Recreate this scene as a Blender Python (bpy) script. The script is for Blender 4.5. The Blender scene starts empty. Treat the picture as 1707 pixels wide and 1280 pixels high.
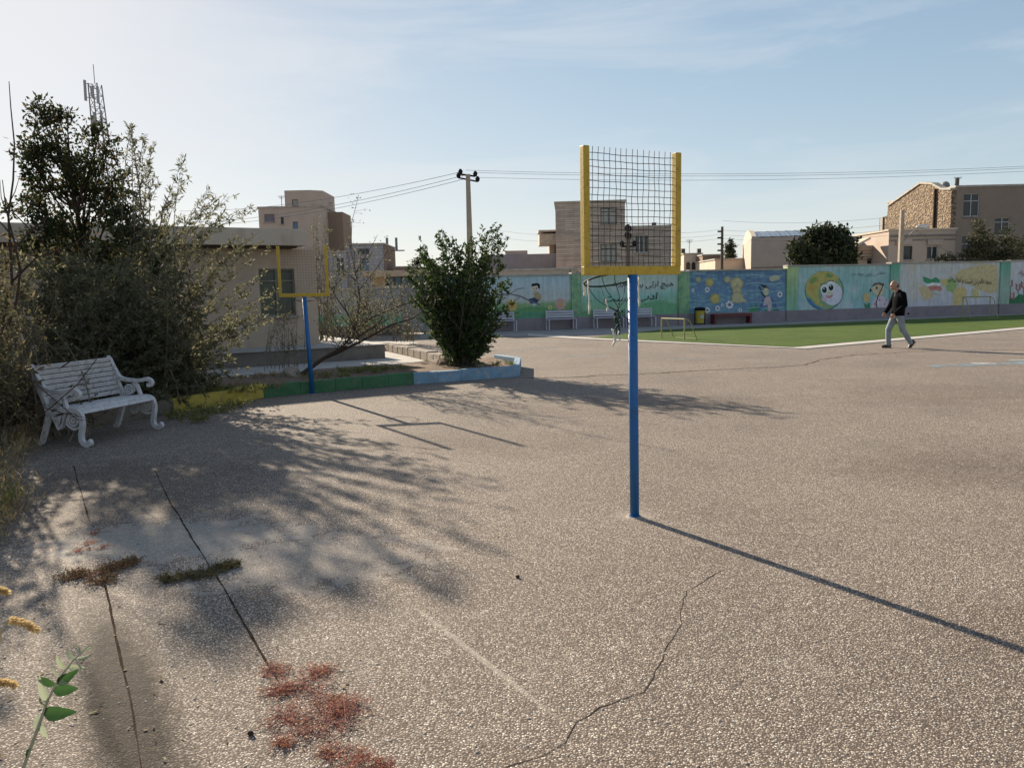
import bpy, bmesh, math, random
import numpy as np
from mathutils import Vector, Matrix
random.seed(7); rng = np.random.default_rng(7)
sc = bpy.context.scene
C = sc.collection
R = math.radians

# ------------------------------------------------------------------ camera
F, CX, CY, H = 1281.0, 853.5, 640.0, 1.6
PITCH, ROLL = R(6.8), 0.022
fw = Vector((0, math.cos(PITCH), -math.sin(PITCH)))
up0 = Vector((0, math.sin(PITCH), math.cos(PITCH))); rt0 = Vector((1, 0, 0))
rt = rt0*math.cos(ROLL) - up0*math.sin(ROLL)
up = up0*math.cos(ROLL) + rt0*math.sin(ROLL)
EYE = Vector((0, 0, H))
cam_d = bpy.data.cameras.new("camera"); cam = bpy.data.objects.new("camera", cam_d); C.objects.link(cam)
cam_d.sensor_width = 36.0; cam_d.lens = 36.0*F/1707.0; cam_d.clip_start = 0.05; cam_d.clip_end = 3000
M3 = Matrix((rt, up, -fw)).transposed()
cam.matrix_world = Matrix.Translation(EYE) @ M3.to_4x4()
sc.camera = cam

# ------------------------------------------------------------------ light
SUN_AZ, SUN_EL = R(-32.9), R(23.0)      # azimuth clockwise from +Y, elevation
w = bpy.data.worlds.new("World"); sc.world = w; w.use_nodes = True
nt = w.node_tree; nt.nodes.clear()
N = nt.nodes.new; L = nt.links.new
sky = N('ShaderNodeTexSky'); sky.sky_type = 'NISHITA'; sky.sun_disc = False
sky.sun_elevation = SUN_EL; sky.sun_rotation = SUN_AZ
sky.altitude = 1100; sky.air_density = 1.0; sky.dust_density = .55; sky.ozone_density = 1.6
tc = N('ShaderNodeTexCoord'); mp = N('ShaderNodeMapping'); mp.inputs['Scale'].default_value = (1.6, 1.6, 9.0)
mp.inputs['Rotation'].default_value = (R(6), R(-9), R(20))
nz = N('ShaderNodeTexNoise'); nz.inputs['Scale'].default_value = 1.7; nz.inputs['Detail'].default_value = 9; nz.inputs['Roughness'].default_value = .58
nz.inputs['Distortion'].default_value = .5
rp = N('ShaderNodeValToRGB'); rp.color_ramp.elements[0].position = .47; rp.color_ramp.elements[1].position = .73
rp.color_ramp.elements[1].color = (.42, .42, .42, 1)
mx = N('ShaderNodeMix'); mx.data_type = 'RGBA'
hs = N('ShaderNodeHueSaturation'); hs.inputs['Saturation'].default_value = 1.15
ga = N('ShaderNodeVectorMath'); ga.operation = 'SCALE'; ga.inputs['Scale'].default_value = 1.0
ad = N('ShaderNodeVectorMath'); ad.operation = 'ADD'; ad.inputs[1].default_value = (.3, .32, .34)
bgd = N('ShaderNodeBackground'); bgd.inputs['Strength'].default_value = 0.05
out = N('ShaderNodeOutputWorld')
L(tc.outputs['Generated'], mp.inputs['Vector']); L(mp.outputs[0], nz.inputs['Vector']); L(nz.outputs['Fac'], rp.inputs[0])
L(sky.outputs[0], hs.inputs['Color']); L(hs.outputs[0], ad.inputs[0])
# a soft shoulder, as haze evens out the sky round the sun
g1 = N('ShaderNodeVectorMath'); g1.operation = 'MULTIPLY'; g1.inputs[1].default_value = (2.8, 2.58, 2.55)
g2 = N('ShaderNodeVectorMath'); g2.operation = 'MULTIPLY_ADD'; g2.inputs[1].default_value = (1/13.4, 1/13.4, 1/13.0); g2.inputs[2].default_value = (1, 1, 1)
g3 = N('ShaderNodeVectorMath'); g3.operation = 'DIVIDE'
L(ad.outputs[0], g1.inputs[0]); L(g1.outputs[0], g2.inputs[0]); L(g1.outputs[0], g3.inputs[0]); L(g2.outputs[0], g3.inputs[1])
L(rp.outputs[0], mx.inputs['Factor']); L(g3.outputs[0], mx.inputs['A'])
mx.inputs['B'].default_value = (8.4, 8.5, 8.6, 1)
L(mx.outputs['Result'], bgd.inputs['Color']); L(bgd.outputs[0], out.inputs[0])
sd = bpy.data.lights.new("sun", 'SUN'); sd.energy = 5.0; sd.angle = R(.6); sd.color = (1, .88, .70)
so = bpy.data.objects.new("sun", sd); C.objects.link(so)
SDIR = Vector((math.sin(SUN_AZ)*math.cos(SUN_EL), math.cos(SUN_AZ)*math.cos(SUN_EL), math.sin(SUN_EL)))
so.rotation_euler = SDIR.to_track_quat('Z', 'Y').to_euler(); so.location = (0, 0, 30)
vs = sc.view_settings; vs.view_transform = 'Standard'; vs.look = 'None'; vs.gamma = 1; vs.exposure = 1.0
vs.use_curve_mapping = False

# ------------------------------------------------------------------ helpers: places
def ray(x, y): return fw + rt*((x-CX)/F) - up*((y-CY)/F)
def W(x, y, z=0.0):
    d = ray(x, y); t = (z-H)/d.z; return Vector((d.x*t, d.y*t, z))
def D(x, y, Y):
    d = ray(x, y); t = Y/d.y; return Vector((d.x*t, Y, H+d.z*t))

# ------------------------------------------------------------------ helpers: materials
MATS = {}
def newmat(name):
    m = bpy.data.materials.new(name); m.use_nodes = True; t = m.node_tree; t.nodes.clear()
    o = t.nodes.new('ShaderNodeOutputMaterial'); b = t.nodes.new('ShaderNodeBsdfPrincipled')
    t.links.new(b.outputs[0], o.inputs[0]); MATS[name] = m
    return m, t, b, o
def noise(t, scale, detail=6, rough=.6, vec=None, dist=0):
    n = t.nodes.new('ShaderNodeTexNoise'); n.inputs['Scale'].default_value = scale; n.inputs['Detail'].default_value = detail
    n.inputs['Roughness'].default_value = rough; n.inputs['Distortion'].default_value = dist
    if vec is not None: t.links.new(vec, n.inputs['Vector'])
    return n
def ramp(t, src, stops):
    r = t.nodes.new('ShaderNodeValToRGB'); e = r.color_ramp.elements
    while len(e) < len(stops): e.new(.5)
    for k, (p, c) in enumerate(stops):
        e[k].position = p; e[k].color = (c, c, c, 1) if isinstance(c, (int, float)) else (*c, 1)
    t.links.new(src, r.inputs[0]); return r
def mixc(t, fac, a, b, blend='MIX'):
    m = t.nodes.new('ShaderNodeMix'); m.data_type = 'RGBA'; m.blend_type = blend
    if isinstance(fac, (int, float)): m.inputs['Factor'].default_value = fac
    else: t.links.new(fac, m.inputs['Factor'])
    for k, v in (('A', a), ('B', b)):
        if isinstance(v, tuple): m.inputs[k].default_value = (*v, 1)
        else: t.links.new(v, m.inputs[k])
    return m.outputs['Result']
def bump(t, b, src, strength, dist, prev=None):
    n = t.nodes.new('ShaderNodeBump'); n.inputs['Strength'].default_value = strength; n.inputs['Distance'].default_value = dist
    t.links.new(src, n.inputs['Height'])
    if prev is not None: t.links.new(prev, n.inputs['Normal'])
    t.links.new(n.outputs[0], b.inputs['Normal']); return n.outputs[0]
def coords(t): return t.nodes.new('ShaderNodeTexCoord').outputs['Object']
def sc3(c, k): return tuple(min(1, max(0, v*k)) for v in c)
def plain(name, col, rough=.7, var=.25, scale=6, bmp=.3, bd=.004, metal=0, dirt=None, dirt_amt=.5, fine=60, stretch=None):
    if name in MATS: return MATS[name]
    m, t, b, o = newmat(name); v = coords(t)
    if stretch:
        mpn = t.nodes.new('ShaderNodeMapping'); mpn.inputs['Scale'].default_value = stretch; t.links.new(v, mpn.inputs[0]); v = mpn.outputs[0]
    n1 = noise(t, scale, 8, .65, v); n2 = noise(t, fine, 4, .6, v)
    r1 = ramp(t, n1.outputs['Fac'], [(.3, sc3(col, 1-var)), (.7, sc3(col, 1+var))])
    c = r1.outputs[0]
    if dirt:
        n3 = noise(t, scale*2.3, 10, .7, v, .4); r3 = ramp(t, n3.outputs['Fac'], [(.52, 0.0), (.68, dirt_amt)])
        c = mixc(t, r3.outputs[0], c, dirt)
    t.links.new(c, b.inputs['Base Color']); b.inputs['Roughness'].default_value = rough; b.inputs['Metallic'].default_value = metal
    bump(t, b, n2.outputs['Fac'], bmp, bd)
    return m

def mat_asphalt():
    m, t, b, o = newmat('chip_asphalt'); v = coords(t)
    # chips: two sizes of pale stone set in worn dusty bitumen
    dn = noise(t, 70, 3, .6, v); dv = t.nodes.new('ShaderNodeVectorMath'); dv.operation = 'MULTIPLY_ADD'; t.links.new(dn.outputs['Color'], dv.inputs[0]); dv.inputs[1].default_value = (.009, .009, .009); t.links.new(v, dv.inputs[2])
    vo = t.nodes.new('ShaderNodeTexVoronoi'); vo.inputs['Scale'].default_value = 112; t.links.new(dv.outputs[0], vo.inputs['Vector'])
    vo2 = t.nodes.new('ShaderNodeTexVoronoi'); vo2.inputs['Scale'].default_value = 42; t.links.new(v, vo2.inputs['Vector'])
    sep = t.nodes.new('ShaderNodeSeparateColor'); t.links.new(vo.outputs['Color'], sep.inputs[0])
    sep2 = t.nodes.new('ShaderNodeSeparateColor'); t.links.new(vo2.outputs['Color'], sep2.inputs[0])
    stone = ramp(t, sep.outputs[0], [(.0, (.13, .10, .08)), (.25, (.26, .205, .165)), (.6, (.42, .34, .27)), (.9, (.56, .475, .39)), (1, (.85, .77, .67))])
    gap = ramp(t, vo.outputs['Distance'], [(.28, 0.0), (.62, 1.0)])
    c = mixc(t, gap.outputs[0], stone.outputs[0], (.10, .076, .06))
    big = ramp(t, sep2.outputs[1], [(.86, 0.0), (.9, 1.0)])
    bigd = ramp(t, vo2.outputs['Distance'], [(.22, 1.0), (.34, 0.0)])
    mm = t.nodes.new('ShaderNodeMath'); mm.operation = 'MULTIPLY'; t.links.new(big.outputs[0], mm.inputs[0]); t.links.new(bigd.outputs[0], mm.inputs[1])
    c = mixc(t, mm.outputs[0], c, (.43, .38, .32))
    # worn patches and dust
    n1 = noise(t, .55, 8, .6, v, .3); c = mixc(t, 1.0, c, ramp(t, n1.outputs['Fac'], [(.3, .94), (.72, 1.26)]).outputs[0], 'MULTIPLY')
    n2 = noise(t, 2.6, 10, .7, v, .6)
    d2 = ramp(t, n2.outputs['Fac'], [(.56, 0.0), (.72, .35)]); c = mixc(t, d2.outputs[0], c, (.36, .315, .26))
    n3 = noise(t, 14, 6, .7, v, .2); c = mixc(t, 1.0, c, ramp(t, n3.outputs['Fac'], [(.25, .86), (.75, 1.12)]).outputs[0], 'MULTIPLY')
    # cement-smeared area on the left, with its own ragged shape
    sx = t.nodes.new('ShaderNodeSeparateXYZ'); t.links.new(v, sx.inputs[0])
    def blob(cx, cy, rx, ry, edge, amt, ns=2.5, nd=.7, rot=0.0):
        mp_ = t.nodes.new('ShaderNodeMapping'); mp_.vector_type = 'TEXTURE'
        mp_.inputs['Location'].default_value = (cx, cy, 0); mp_.inputs['Scale'].default_value = (rx, ry, 1); mp_.inputs['Rotation'].default_value = (0, 0, rot)
        t.links.new(v, mp_.inputs[0])
        ln = t.nodes.new('ShaderNodeVectorMath'); ln.operation = 'LENGTH'; t.links.new(mp_.outputs[0], ln.inputs[0])
        nn = noise(t, ns, 10, .72, v, .5)
        a = t.nodes.new('ShaderNodeMath'); a.operation = 'MULTIPLY_ADD'; t.links.new(nn.outputs['Fac'], a.inputs[0]); a.inputs[1].default_value = nd*2; a.inputs[2].default_value = -nd
        s = t.nodes.new('ShaderNodeMath'); s.operation = 'ADD'; t.links.new(ln.outputs['Value'], s.inputs[0]); t.links.new(a.outputs[0], s.inputs[1])
        return ramp(t, s.outputs[0], [(max(0, .8-edge), amt), (min(1, .8+edge), 0.0)]).outputs[0]
    b1 = blob(-2.6, 4.9, .9, .6, .22, .7, 3.5, 1.1); c = mixc(t, b1, c, (1.32, 1.30, 1.28), 'MULTIPLY')
    b1 = blob(-1.5, 4.9, .9, .5, .22, .7, 4, 1.1); c = mixc(t, b1, c, (1.32, 1.30, 1.28), 'MULTIPLY')
    b1 = blob(-2.3, 5.05, 1.0, .55, .10, .6, 6, 1.6); c = mixc(t, b1, c, (.37, .33, .285))
    b1 = blob(-1.3, 4.6, .9, .6, .10, .45, 6, 1.8); c = mixc(t, b1, c, (.40, .35, .30))
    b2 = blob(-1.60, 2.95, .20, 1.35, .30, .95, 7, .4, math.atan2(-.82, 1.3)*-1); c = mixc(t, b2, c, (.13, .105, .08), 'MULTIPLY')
    b5 = blob(-.18, 3.25, .02, .78, .3, .45, 12, .9, math.atan2(.72, 1.15)); c = mixc(t, b5, c, (.50, .44, .36))
    for bx_, by_, br_, ba_ in ((2.6, 3.4, .9, .35), (3.9, 6.5, 1.6, .35), (-.2, 8.2, 1.5, .35), (1.9, 10.5, 2.2, .4), (.3, 2.3, .5, .3), (6.5, 11, 2.4, .35)):
        bb_ = blob(bx_, by_, br_, br_*.55, .35, ba_*1.1, 2.2, 1.3); c = mixc(t, bb_, c, (.66, .61, .57), 'MULTIPLY')
    b3 = blob(-3.6, 6.4, 1.8, 1.6, .3, .8, 3); c = mixc(t, b3, c, (.62, .58, .56), 'MULTIPLY')
    b4 = blob(.85, 5.32, .17, .15, .3, .5, 8, .5); c = mixc(t, b4, c, (.42, .35, .28))
    t.links.new(c, b.inputs['Base Color']); b.inputs['Roughness'].default_value = .88
    b.inputs['Specular IOR Level'].default_value = .25
    inv = ramp(t, vo.outputs['Distance'], [(0, 1.0), (.55, 0.0)])
    nb = bump(t, b, inv.outputs[0], .6, .005)
    bump(t, b, n3.outputs['Fac'], .5, .012, nb)
    return m

def mat_leaf(name, a, b_, c_=None, trans=.35, rough=.7):
    m, t, b, o = newmat(name); b.inputs['Specular IOR Level'].default_value = .22
    at = t.nodes.new('ShaderNodeAttribute'); at.attribute_name = 'vary'
    st = [(0, a), (.7, b_)]
    if c_: st.append((.95, c_))
    r = ramp(t, at.outputs['Fac'], st)
    t.links.new(r.outputs[0], b.inputs['Base Color']); b.inputs['Roughness'].default_value = rough
    tr = t.nodes.new('ShaderNodeBsdfTranslucent'); hsn = t.nodes.new('ShaderNodeHueSaturation'); hsn.inputs['Value'].default_value = 1.3
    t.links.new(r.outputs[0], hsn.inputs['Color']); t.links.new(hsn.outputs[0], tr.inputs[0])
    ms = t.nodes.new('ShaderNodeMixShader'); ms.inputs[0].default_value = trans
    t.links.new(b.outputs[0], ms.inputs[1]); t.links.new(tr.outputs[0], ms.inputs[2]); t.links.new(ms.outputs[0], o.inputs[0])
    return m

def mat_courses(name, col, ch, bw, joint=.55, var=.2, mortar=None, bd=.012):
    """coursed stone or brick facing, object coordinates turned so that x is along any wall"""
    m, t, b, o = newmat(name)
    v = coords(t); s = t.nodes.new('ShaderNodeSeparateXYZ'); t.links.new(v, s.inputs[0])
    a = t.nodes.new('ShaderNodeMath'); a.operation = 'ADD'; t.links.new(s.outputs[0], a.inputs[0]); t.links.new(s.outputs[1], a.inputs[1])
    cb = t.nodes.new('ShaderNodeCombineXYZ'); t.links.new(a.outputs[0], cb.inputs[0]); t.links.new(s.outputs[2], cb.inputs[1])
    br = t.nodes.new('ShaderNodeTexBrick'); t.links.new(cb.outputs[0], br.inputs['Vector'])
    br.inputs['Scale'].default_value = 1; br.inputs['Brick Width'].default_value = bw; br.inputs['Row Height'].default_value = ch
    br.inputs['Mortar Size'].default_value = ch*.09; br.inputs['Mortar Smooth'].default_value = .3
    br.inputs['Color1'].default_value = (*sc3(col, 1-var), 1); br.inputs['Color2'].default_value = (*sc3(col, 1+var), 1)
    br.inputs['Mortar'].default_value = (*(mortar or sc3(col, joint)), 1)
    n = noise(t, 1.3, 8, .6, v); c = mixc(t, 1.0, br.outputs['Color'], ramp(t, n.outputs['Fac'], [(.3, .8), (.7, 1.12)]).outputs[0], 'MULTIPLY')
    t.links.new(c, b.inputs['Base Color']); b.inputs['Roughness'].default_value = .9
    inv = t.nodes.new('ShaderNodeMath'); inv.operation = 'SUBTRACT'; inv.inputs[0].default_value = 1; t.links.new(br.outputs['Fac'], inv.inputs[1])
    bump(t, b, inv.outputs[0], .6, bd)
    return m
def mat_rubble():
    m, t, b, o = newmat('rubble_stone'); v = coords(t)
    mpn = t.nodes.new('ShaderNodeMapping'); mpn.inputs['Scale'].default_value = (1, 1, 1.7); t.links.new(v, mpn.inputs[0])
    vo = t.nodes.new('ShaderNodeTexVoronoi'); vo.inputs['Scale'].default_value = 5.6; t.links.new(mpn.outputs[0], vo.inputs['Vector'])
    sp = t.nodes.new('ShaderNodeSeparateColor'); t.links.new(vo.outputs['Color'], sp.inputs[0])
    col = ramp(t, sp.outputs[0], [(0, (.17, .115, .07)), (.5, (.28, .20, .13)), (1, (.42, .32, .22))])
    g = ramp(t, vo.outputs['Distance'], [(.42, 0.0), (.7, 1.0)])
    c = mixc(t, g.outputs[0], col.outputs[0], (.10, .068, .045))
    t.links.new(c, b.inputs['Base Color']); b.inputs['Roughness'].default_value = .95
    inv = ramp(t, vo.outputs['Distance'], [(0.1, 1.0), (.7, 0.0)]); bump(t, b, inv.outputs[0], .9, .06)
    return m

# ------------------------------------------------------------------ helpers: meshes
class MB:
    def __init__(s): s.v = []; s.f = []; s.mi = []; s.cur = 0
    def add(s, vs, fs):
        n = len(s.v); s.v += [tuple(v) for v in vs]; s.f += [tuple(i+n for i in f) for f in fs]; s.mi += [s.cur]*len(fs)
    def box(s, c, d, rz=0, m=None):
        c = Vector(c); hx, hy, hz = d[0]/2, d[1]/2, d[2]/2
        P = [Vector((x, y, z)) for z in (-hz, hz) for x, y in ((-hx, -hy), (hx, -hy), (hx, hy), (-hx, hy))]
        rm = Matrix.Rotation(rz, 3, 'Z')
        if m is not None: rm = m
        s.add([c + rm @ p for p in P], [(3, 2, 1, 0), (4, 5, 6, 7), (0, 1, 5, 4), (1, 2, 6, 5), (2, 3, 7, 6), (3, 0, 4, 7)])
        return s
    def beam(s, a, b, wd, th, upv=(0, 0, 1)):
        a = Vector(a); b = Vector(b); d = (b-a); L_ = d.length; d.normalize(); u = Vector(upv)
        if abs(d.dot(u)) > .98: u = Vector((1, 0, 0))
        x = d.cross(u).normalized(); u = x.cross(d).normalized()
        m = Matrix((x, d, u)).transposed()
        return s.box((a+b)/2, (wd, L_, th), m=m)
    def tube(s, pts, rad, n=8, caps=True):
        pts = [Vector(p) for p in pts]; k = len(pts)
        rad = [rad]*k if isinstance(rad, (int, float)) else rad
        t0 = (pts[1]-pts[0]).normalized(); u = t0.orthogonal().normalized(); vs_ = []
        for i, p in enumerate(pts):
            tg = (pts[min(i+1, k-1)]-pts[max(i-1, 0)])
            if tg.length < 1e-9: tg = t0.copy()
            tg.normalize(); u = (u - tg*u.dot(tg))
            if u.length < 1e-6: u = tg.orthogonal()
            u.normalize(); v_ = tg.cross(u)
            for j in range(n):
                a = 2*math.pi*j/n; vs_.append(p + u*math.cos(a)*rad[i] + v_*math.sin(a)*rad[i])
        fs = [(i*n+j, i*n+(j+1) % n, (i+1)*n+(j+1) % n, (i+1)*n+j) for i in range(k-1) for j in range(n)]
        if caps: fs += [tuple(range(n))[::-1], tuple((k-1)*n+j for j in range(n))]
        s.add(vs_, fs); return s
    def prism(s, poly, z0, z1):
        n = len(poly); 
        s.add([(p[0], p[1], z0) for p in poly]+[(p[0], p[1], z1) for p in poly],
              [tuple(range(n))[::-1], tuple(range(n, 2*n))]+[(i, (i+1) % n, n+(i+1) % n, n+i) for i in range(n)])
        return s
    def ell(s, c, r, nu=14, nv=9, m=None):
        c = Vector(c); vs_ = [Vector((0, 0, -1))]
        for i in range(1, nv):
            ph = math.pi*i/nv-math.pi/2
            for j in range(nu):
                a = 2*math.pi*j/nu; vs_.append(Vector((math.cos(ph)*math.cos(a), math.cos(ph)*math.sin(a), math.sin(ph))))
        vs_.append(Vector((0, 0, 1)))
        P = [Vector((p.x*r[0], p.y*r[1], p.z*r[2])) for p in vs_]
        if m is not None: P = [m @ p for p in P]
        fs = [(0, 1+(j+1) % nu, 1+j) for j in range(nu)]
        for i in range(nv-2):
            a0 = 1+i*nu; fs += [(a0+j, a0+(j+1) % nu, a0+nu+(j+1) % nu, a0+nu+j) for j in range(nu)]
        a0 = 1+(nv-2)*nu; fs += [(a0+j, a0+(j+1) % nu, len(P)-1) for j in range(nu)]
        s.add([c+p for p in P], fs); return s
    def build(s, name, mats, parent=None, smooth=False, bevel=0, kind=None, origin=None):
        me = bpy.data.meshes.new(name)
        V = s.v
        if origin is not None: V = [(v[0]-origin[0], v[1]-origin[1], v[2]-origin[2]) for v in V]
        me.from_pydata(V, [], s.f); me.update()
        if not isinstance(mats, (list, tuple)): mats = [mats]
        for m in mats: me.materials.append(m)
        if len(mats) > 1: me.polygons.foreach_set('material_index', s.mi)
        if smooth: me.polygons.foreach_set('use_smooth', [True]*len(me.polygons))
        o = bpy.data.objects.new(name, me); C.objects.link(o)
        if origin is not None: o.location = origin
        if parent is not None: o.parent = parent
        if bevel:
            bv = o.modifiers.new('bevel', 'BEVEL'); bv.width = bevel; bv.segments = 2; bv.limit_method = 'ANGLE'
        if kind: o['kind'] = kind
        return o
def thing(name, label, cat, loc=(0, 0, 0), rz=0, group=None):
    o = bpy.data.objects.new(name, None); C.objects.link(o); o.empty_display_size = .1
    o.location = loc; o.rotation_euler = (0, 0, rz); o['label'] = label; o['category'] = cat
    if group: o['group'] = group
    return o
def tag(o, label, cat, group=None):
    o['label'] = label; o['category'] = cat
    if group: o['group'] = group
    return o
def dup(root, loc, rz, label=None, name=None):
    r = root.copy(); C.objects.link(r); r.location = loc; r.rotation_euler = (0, 0, rz)
    if label: r['label'] = label
    for ch in list(root.children):
        c = ch.copy(); C.objects.link(c); c.parent = r
        for g in ch.children:
            d = g.copy(); C.objects.link(d); d.parent = c
    return r
def lp(root):      # world -> local of an empty placed by location and z rotation
    m = (Matrix.Translation(root.location) @ Matrix.Rotation(root.rotation_euler[2], 4, 'Z')).inverted()
    return lambda p: m @ Vector(p)

# ------------------------------------------------------------------ foliage
def leaf_mesh(name, P, Dr, Ln, Wd, mat, parent, kind=None, fold=.25, vary=None):
    """P,Dr (n,3); each leaf a folded diamond of two triangles"""
    n = len(P); P = np.asarray(P, float); Dr = np.asarray(Dr, float)
    Dr /= np.linalg.norm(Dr, axis=1, keepdims=True)+1e-9
    rv = rng.normal(size=(n, 3)); S = np.cross(Dr, rv); S /= np.linalg.norm(S, axis=1, keepdims=True)+1e-9
    Nn = np.cross(S, Dr)
    Ln = np.asarray(Ln).reshape(-1, 1)*np.ones((n, 1)); Wd = np.asarray(Wd).reshape(-1, 1)*np.ones((n, 1))
    mid = P+Dr*Ln*.45+Nn*Wd*fold
    V = np.stack([P, mid+S*Wd*.5, P+Dr*Ln, mid-S*Wd*.5], 1).reshape(-1, 3)
    me = bpy.data.meshes.new(name); me.vertices.add(4*n); me.vertices.foreach_set('co', V.ravel())
    idx = (np.arange(n)*4)[:, None]+np.array([[0, 1, 2, 0, 2, 3]]); me.loops.add(6*n); me.loops.foreach_set('vertex_index', idx.ravel())
    me.polygons.add(2*n); me.polygons.foreach_set('loop_start', np.arange(2*n)*3); me.polygons.foreach_set('loop_total', np.full(2*n, 3))
    me.update(calc_edges=True)
    a = me.attributes.new('vary', 'FLOAT', 'FACE'); va = rng.random(n) if vary is None else vary
    a.data.foreach_set('value', np.repeat(va, 2))
    me.materials.append(mat); o = bpy.data.objects.new(name, me); C.objects.link(o)
    if parent is not None: o.parent = parent
    if kind: o['kind'] = kind
    return o
def bez(a, c, b, n):
    return [a*(1-t)**2+c*2*t*(1-t)+b*t*t for t in [i/(n-1) for i in range(n)]]
def rv3(s=1.0): return Vector(rng.normal(size=3)*s)

def shoot_shrub(name, label, cat, base, tips, leafmat, barkmat, leaf=(.07, .018), per=70, twig=.16, r0=.012, start=.25,
                spread=.25, droop=.3, ctrl=.55, jitter=.05, group=None, ntw=10, basejit=.15):
    """many long shoots from the base to the tips, side twigs and leaves along them"""
    root = thing(name, label, cat, base, 0, group)
    st = MB(); P = []; Dr = []
    for tip in tips:
        a = Vector((rng.normal()*basejit, rng.normal()*basejit, 0)); b = Vector(tip)-Vector(base)
        hz = Vector((b.x, b.y, 0)); c = a+hz*(1-ctrl)*.6+Vector((0, 0, b.z*ctrl))+rv3(jitter*max(.4, b.length))
        n = 9; pl = bez(a, c, b, n)
        st.tube(pl, [r0*(1-.85*i/(n-1)) for i in range(n)], 5, False)
        for k in range(ntw):
            t = start+(1-start)*(k+rng.random())/ntw; i = min(n-2, int(t*(n-1))); fr = t*(n-1)-i
            p = pl[i].lerp(pl[i+1], fr); tg = (pl[i+1]-pl[i]).normalized()
            dv = (tg*.8+rv3(spread*2)).normalized(); ln = twig*(.5+rng.random())*(1.15-.6*t)
            q = p+dv*ln+Vector((0, 0, -droop*ln*.4)); st.tube([p, (p+q)/2+rv3(.01), q], [r0*.35, r0*.25, r0*.12], 3, False)
            m = max(2, int(per/ntw*(.6+.8*rng.random())))
            for j in range(m):
                u = (j+.5)/m; pp = p.lerp(q, u); P.append(pp); dd = (dv*.7+rv3(.55)+Vector((0, 0, -droop*.5))); Dr.append(dd)
        m = int(per*.4)
        for j in range(m):
            t = start+(1-start)*rng.random(); i = min(n-2, int(t*(n-1))); p = pl[i].lerp(pl[i+1], t*(n-1)-i)
            P.append(p); Dr.append((pl[i+1]-pl[i]).normalized()*.7+rv3(.6))
    st.build('stems', barkmat, root)
    nL = len(P)
    leaf_mesh('foliage', P, Dr, leaf[0]*(.6+.8*rng.random(nL)), leaf[1]*(.7+.6*rng.random(nL)), leafmat, root)
    return root

def lobe_tree(name, label, cat, base, lobes, leafmat, barkmat, leaf=(.09, .04), dens=900, r0=.07, group=None, clump=10, limb=.02, cl_r=.1, trunk_to=None, flat=1.0):
    """lobes: (centre Vector, radius). trunk, limbs to the lobes, twigs and leaf clumps within them"""
    root = thing(name, label, cat, base, 0, group); B = Vector(base)
    tr = MB(); cx = sum((l[0] for l in lobes), Vector())/len(lobes)
    topz = max(l[0].z for l in lobes)
    tp = Vector(trunk_to) if trunk_to is not None else Vector((cx.x, cx.y, B.z+(topz-B.z)*.75))
    n = 10; pl = bez(Vector((0, 0, 0)), (tp-B)*.5+Vector((rng.normal()*.08, rng.normal()*.08, 0)), tp-B, n)
    tr.tube(pl, [r0*(1-.8*i/(n-1)) for i in range(n)], 8, False)
    P = []; Dr = []
    for c, r in lobes:
        c = Vector(c)-B
        k = min(n-2, max(1, int((n-1)*max(.12, min(.95, (c.z/(tp.z-B.z+1e-6))-.22)))))
        s = pl[k]; mid = (s+c)/2+Vector((0, 0, -.1*(c-s).length))+rv3(.05)
        tr.tube(bez(s, mid, c, 6), [limb*(1-.13*i) for i in range(6)], 5, False)
        m = max(3, int(dens*r*r))
        for q in range(m):
            d = rv3(); d.normalize(); rad = r*(rng.random()**.45); p = c+Vector((d.x*rad, d.y*rad*flat, d.z*rad))
            if p.z < .05: continue
            if q % 4 == 0: tr.tube([c.lerp(p, .15), c.lerp(p, .6)+rv3(.03), p], [limb*.35, limb*.22, limb*.1], 3, False)
            ax = (d*.6+Vector((0, 0, .5))+rv3(.4)).normalized()
            for j in range(clump):
                P.append(p+rv3(cl_r*.5)+ax*rng.random()*cl_r*.6); Dr.append(ax*.5+rv3(.7))
    tr.build('trunk', barkmat, root)
    nL = len(P)
    leaf_mesh('crown', P, Dr, leaf[0]*(.6+.7*rng.random(nL)), leaf[1]*(.7+.6*rng.random(nL)), leafmat, root)
    return root

# ------------------------------------------------------------------ materials
asphalt = mat_asphalt()
concrete = plain('pale_concrete', (.40, .37, .33), .9, .16, 1.5, .4, .006, dirt=(.22, .19, .16), dirt_amt=.5)
concrete2 = plain('grey_concrete', (.28, .26, .24), .9, .2, 1.2, .4, .006, dirt=(.16, .14, .12), dirt_amt=.5)
border_m = plain('border_concrete', (.46, .42, .37), .9, .14, 2, .4, .004, dirt=(.28, .24, .2), dirt_amt=.5)
turf_m = plain('artificial_turf', (.082, .122, .030), .95, .12, .5, .9, .01, fine=160, dirt=(.135, .145, .055), dirt_amt=.75)
turf_m.node_tree.nodes['Principled BSDF'].inputs['Specular IOR Level'].default_value = .08
soil_m = plain('dry_soil', (.17, .11, .07), 1, .35, 5, .9, .03, fine=25, dirt=(.24, .19, .12), dirt_amt=.7)
crack_m = plain('crack_dirt', (.055, .042, .032), 1, .4, 9, .8, .01); crack_m.node_tree.nodes['Principled BSDF'].inputs['Specular IOR Level'].default_value = 0
blue_paint = plain('blue_paint', (.010, .118, .34), .5, .12, 9, .25, .003, dirt=(.03, .07, .14), dirt_amt=.75, fine=45)
yel_paint = plain('yellow_paint', (.50, .33, .022), .5, .12, 14, .3, .003, dirt=(.24, .12, .03), dirt_amt=.8, fine=70)
wire_m = plain('rusty_wire', (.05, .035, .025), .6, .3, 30, .2, .001, metal=.5)
cord_m = plain('dark_green_cord', (.012, .045, .032), .8, .3, 40, .4, .002)
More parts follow.
